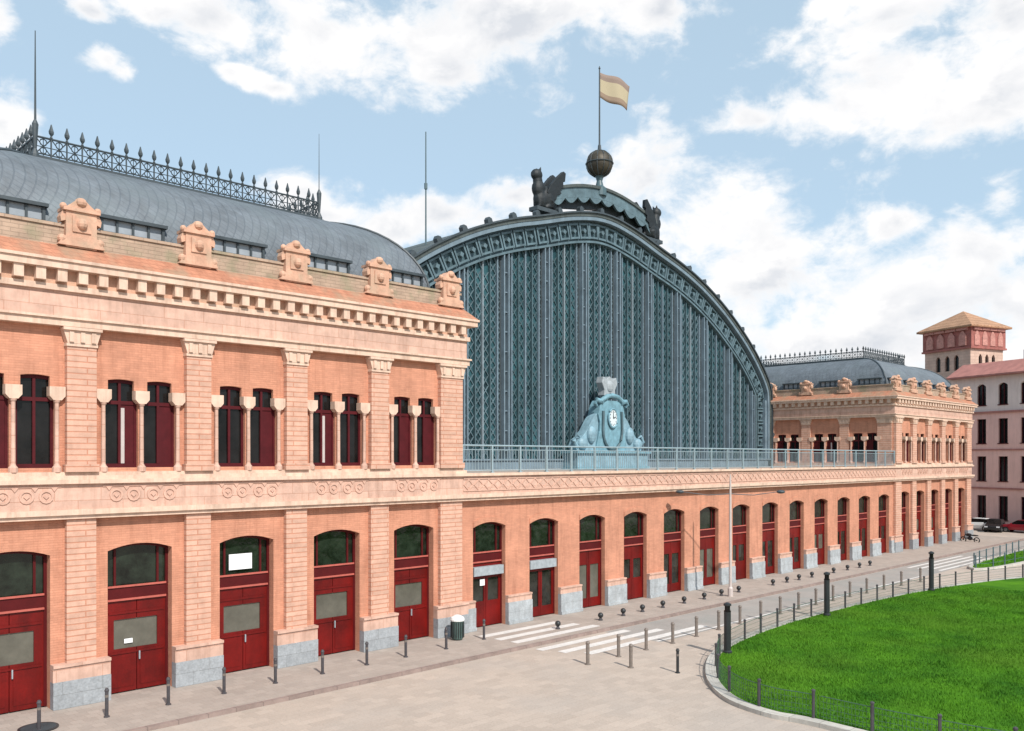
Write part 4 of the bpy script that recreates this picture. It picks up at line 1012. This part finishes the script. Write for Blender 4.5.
# street lamp with two arms
lp = thing('street_lamp', 'tall slim pale street lamp with two thin arms before the arcade', 'street lamp', (47.0, -3.2, 0))
m = MB(); m.lathe([(.16, 0), (.16, .5), (.095, .6), (.085, 3.5), (.065, 6.9), (.03, 7.5)], n=10); m.build('pole', M['lamp'], lp)
for s in (-1, 1):
    m = MB(); v = Vector((RGT.x, RGT.y, 0)); m.tube([(0, 0, 6.3), tuple(v*s*1.4+Vector((0, 0, 6.22))), tuple(v*s*2.9+Vector((0, 0, 6.42)))], [.035, .028, .022], 6); a = m.build('arm', M['iron'], lp)
    m = MB(); c = v*s*3.1; m.ball((c.x, c.y, 6.42), (.26, .26, .11)); m.build('lamp_head', M['iron'], a, smooth=True)

# ------------------------------------------------------------------ hotel
ka = -.44
a_ = (FWD+RGT*ka).normalized(); b_ = Vector((-a_.y, a_.x, 0)); b_ = b_ if b_.dot(RGT) > 0 else -b_
def wpos(px, Z): return CAM+FWD*Z+RGT*((px-512)/F_PX*Z)
P0 = wpos(1003, 105); P0.z = 0
def hit(px):   # distance along a_ from P0 where the sight line px meets the facade
    k = (px-512)/F_PX; q = P0-CAM; Z0 = q.dot(FWD); X0 = q.dot(RGT); az_, ax_ = a_.dot(FWD), a_.dot(RGT)
    return (X0-k*Z0)/(k*az_-ax_)
h = thing('hotel_building', 'pink hotel with rows of dark windows and red eaves beyond the station end', 'building', tuple(P0), 0)
H = Fr((0, 0, 0), tuple(a_), tuple(-b_))      # t grows to the left and away
t_w = hit(981.5); tl = hit(951); tr_ = -26.0
cols = [t_w*k for k in range(-5, 2)]
body = MB(); HD = 16
opsl = [(c-.62, c+.62) for c in cols]
floors = [(1.0, 3.9), (5.7, 8.7), (10.3, 13.3), (15.0, 17.6)]
def hwall(mb, z0, z1, fl_list, rise):
    for (za, zb_) in fl_list:
        pass
def rowwall(mb, z0, z1, za, zb_, rise=0):
    wall(mb, H, tr_, tl, z0, z1, [(a, b, za, zb_, rise) for a, b in opsl if a > tr_ and b < tl], -.4, 0)
rowwall(body, -.15, 4.8, *floors[0]); rowwall(body, 4.8, 9.5, *floors[1]); rowwall(body, 9.5, 14.1, *floors[2])
H.box(body, tr_, tl, -.15, 18.6, -HD, -2.0); body.build('wall', M['hpink'], h)
up = MB(); rowwall(up, 14.1, 18.6, 15.0, 17.3, .32); up.build('upper_wall', M['hpale'], h)
bt = MB(); H.box(bt, tr_, tl, 14.0, 14.22, 0, .22); H.box(bt, tr_, tl, 4.72, 4.9, 0, .14); H.box(bt, tr_, tl, 9.45, 9.6, 0, .12); bt.build('string_course', M['tilered'], h)
ev = MB(); ev.add([H(tr_, 18.7, .9), H(tl, 18.7, .9), H(tl, 20.5, -2.2), H(tr_, 20.5, -2.2), H(tr_, 18.5, .9), H(tl, 18.5, .9), H(tl, 18.5, -2.2), H(tr_, 18.5, -2.2)], [(0, 1, 2, 3), (4, 5, 1, 0), (7, 6, 5, 4), (0, 3, 7, 4), (1, 5, 6, 2), (3, 2, 6, 7)])
ev.build('eaves', M['tilered'], h)
rf = MB(); H.box(rf, tr_, hit(1010), 20.3, 21.6, -10, -2.4); rf.build('attic', M['hdark'], h)
for c in cols:
    for (za, zb_) in floors:
        if c-.62 < tr_: continue
        m = MB(); H.box(m, c-.62, c-.52, za, zb_+.2, -.3, -.2); H.box(m, c+.52, c+.62, za, zb_+.2, -.3, -.2); H.box(m, c-.04, c+.04, za, zb_+.2, -.3, -.2); H.box(m, c-.7, c+.7, za-.1, za, -.2, .08)
        w = m.build('window', M['winfr'], h); m = MB(); H.box(m, c-.6, c+.6, za, zb_+.35, -.34, -.31); m.build('pane', M['glass'], w)
# tower
ZTW = 119.0; T0 = wpos(970.5, ZTW); T0.z = 0
tw = thing('hotel_tower', 'square brick tower with a shallow terracotta pyramid roof beside the hotel', 'tower', tuple(T0), 0)
def solve(px, dirv):
    k = (px-512)/F_PX; q = T0-CAM; return (q.dot(RGT)-k*q.dot(FWD))/(k*dirv.dot(FWD)-dirv.dot(RGT))
WA = solve(925, a_); WB = solve(1003, b_)
def zpx(y, Z=ZTW): return 8.5+(458-y)*Z/F_PX
ze, zr, zw = zpx(325), zpx(347), zpx(380)
FA = Fr((0, 0, 0), tuple(a_), tuple(-b_)); FB = Fr((0, 0, 0), tuple(b_), tuple(-a_))
m = MB(); z1_, z2_ = zpx(369), zpx(353)
def three(W_): 
    c0 = W_*.50; s = W_*.20; return [(c0+s*k-W_*.052, c0+s*k+W_*.052, z1_, z2_-.5, .45) for k in (-1, 0, 1)]
wall(m, FA, 0, WA, zw-14, zr, [(x[0], x[1], x[2], x[3], x[4]) for x in three(WA)], -.5, 0); wall(m, FB, .5, WB, zw-14, zr, three(WB), -.5, 0)
m.add([tuple(a_*.51+b_*.51+Vector((0, 0, z)) + a_*(x*(WA-.6))+b_*(y*(WB-.6))) for z in (zw-16, zr) for x, y in ((0, 0), (1, 0), (1, 1), (0, 1))], [(0, 1, 2, 3), (4, 5, 6, 7), (0, 1, 5, 4), (1, 2, 6, 5), (2, 3, 7, 6), (3, 0, 4, 7)])
m.build('wall', M['tstone'], tw)
m = MB()
for fr, W_ in ((FA, WA), (FB, WB)):
    for k in range(4):
        c = W_*(.14+.24*k); w_ = W_*.075
        m_ = arc_pts(c-w_, c+w_, ze-1.5, .8, 6); fr.prism(m, [(c-w_, zr+.3), (c+w_, zr+.3)]+m_[::-1], .05, .33); fr.prism(m, [(c-w_*1.5, ze-.62), (c+w_*1.5, ze-.62), (c+w_*1.5, ze-.28), (c-w_*1.5, ze-.28)], .05, .5)
m.build('blind_arches', M['archp'], tw)
m = MB(); FA.box(m, -.25, WA+.25, zr, ze-.2, -WB-.2, .15); FA.box(m, -.35, WA+.35, zr-.15, zr+.1, -WB-.35, .3); m.build('brick_storey', M['hred'], tw)
for fr, W_ in ((FA, WA), (FB, WB)):
    for x in three(W_):
        g_ = MB(); fr.box(g_, x[0]-.02, x[1]+.02, z1_, z2_, -.36, -.30); g_.build('window', M['glass'], tw)
m = MB(); e_ = .8; ap_z = zpx(312); cx = a_*(WA/2)+b_*(WB/2)
cs = [a_*x+b_*y for x, y in ((-e_, -e_), (WA+e_, -e_), (WA+e_, WB+e_), (-e_, WB+e_))]
m.add([tuple(c+Vector((0, 0, ze-.25))) for c in cs]+[tuple(c+Vector((0, 0, ze))) for c in cs]+[tuple(cx+Vector((0, 0, ap_z+.9)))], [(3, 2, 1, 0), (0, 1, 5, 4), (1, 2, 6, 5), (2, 3, 7, 6), (3, 0, 4, 7), (4, 5, 8), (5, 6, 8), (6, 7, 8), (7, 4, 8)])
m.build('roof', M['tile'], tw)

# ------------------------------------------------------------------ cars
def car(label, paint, pos, rz):
    t = thing('parked_car', label, 'car', pos, rz, 'cars parked in front of the hotel')
    L_, W_ = 4.3, 1.78; secs = []
    prof = [(-2.15, .45, .62), (-2.12, .35, .92), (-1.7, .30, 1.0), (-1.2, .30, 1.02), (1.0, .30, .95), (1.75, .30, .86), (2.08, .34, .72), (2.15, .42, .58)]
    vs = []; fs = []
    for (x, zl, zh) in prof:
        k = 1-.10*(abs(x)/2.15)**4
        vs += [(x, -W_/2*k*.94, zl), (x, -W_/2*k, (zl+zh)/2), (x, -W_/2*k*.93, zh), (x, W_/2*k*.93, zh), (x, W_/2*k, (zl+zh)/2), (x, W_/2*k*.94, zl)]
    for i in range(len(prof)-1):
        for j in range(6): fs.append((i*6+j, i*6+(j+1) % 6, (i+1)*6+(j+1) % 6, (i+1)*6+j))
    fs += [tuple(range(6)), tuple(range((len(prof)-1)*6, len(prof)*6))]
    m = MB(); m.add(vs, fs)
    m.add([(-1.35, -.66, 1.40), (.15, -.66, 1.42), (.15, .66, 1.42), (-1.35, .66, 1.40), (-1.3, -.64, 1.46), (.1, -.64, 1.48), (.1, .64, 1.48), (-1.3, .64, 1.46)], [(0, 1, 2, 3), (4, 5, 6, 7), (0, 1, 5, 4), (1, 2, 6, 5), (2, 3, 7, 6), (3, 0, 4, 7)])
    m.build('body', paint, t, bevel=.05)
    m = MB(); m.add([(-1.95, -.80, .99), (1.02, -.80, .94), (1.02, .80, .94), (-1.95, .80, .99), (-1.36, -.67, 1.41), (.16, -.67, 1.43), (.16, .67, 1.43), (-1.36, .67, 1.41)], [(0, 3, 2, 1), (4, 5, 6, 7), (0, 1, 5, 4), (1, 2, 6, 5), (2, 3, 7, 6), (3, 0, 4, 7)]); m.build('window', M['glass'], t)
    for x in (-1.32, 1.32):
        for s in (-1, 1):
            m = MB(); m.tube([(x, s*.66, .32), (x, s*.90, .32)], .32, 18); w = m.build('wheel', M['rubber'], t); m = MB(); m.tube([(x, s*.89, .32), (x, s*.912, .32)], .2, 12); m.build('rim', M['rim'], w)
    for s in (-1, 1):
        m = MB(); m.box((2.02, s*.62-.17, .60), (2.16, s*.62+.17, .74)); m.build('headlight', M['lens'], t)
        m = MB(); m.box((-2.16, s*.66-.12, .66), (-2.08, s*.66+.12, .88)); m.build('tail_light', M['lensred'], t)
        m = MB(); m.box((.62, s*.98-.09, .98), (.76, s*.98+.09, 1.10)); m.build('mirror', paint, t)
def gp(px, py):
    Z = F_PX*8.63/(py-458); p = wpos(px, Z); p.z = -.13; return tuple(p)
av = math.atan2(a_.y, a_.x)
car('black parked car below the hotel, second window column', M['carblack'], gp(995, 531.5), math.atan2(b_.y, b_.x)+math.pi+.5)
car('red parked car at the right edge in front of the hotel', M['carred'], gp(1021, 532.5), av+.25)
car('white parked car between the station end and black car', M['carwhite'], gp(976, 530), av+.3)
# parked motorcycle
mc = thing('parked_motorcycle', 'dark motorcycle parked near the far end of the station', 'motorcycle', gp(970, 543), av+.2)
for x in (-.68, .68):
    m = MB(); m.tube([(x+.27*math.cos(t), 0, .32+.27*math.sin(t)) for t in np.linspace(0, 2*math.pi, 17)], .055, 6, cap=False); m.tube([(x, -.05, .32), (x, .05, .32)], .07, 8); m.build('wheel', M['rubber'], mc)
m = MB(); m.ball((.12, 0, .82), (.34, .16, .17)); m.tube([(.68, 0, .32), (.42, 0, 1.0)], .035, 6); m.tube([(-.68, 0, .32), (0, 0, .45), (.35, 0, .5)], .05, 6); m.ball((0, 0, .48), (.28, .15, .2)); m.build('frame', M['carblack'], mc, smooth=True)
m = MB(); m.ball((-.45, 0, .80), (.42, .14, .08)); m.build('seat', M['rubber'], mc, smooth=True)
m = MB(); m.tube([(.36, -.34, 1.08), (.42, 0, 1.02), (.36, .34, 1.08)], .022, 6); m.build('handlebar', M['iron'], mc)
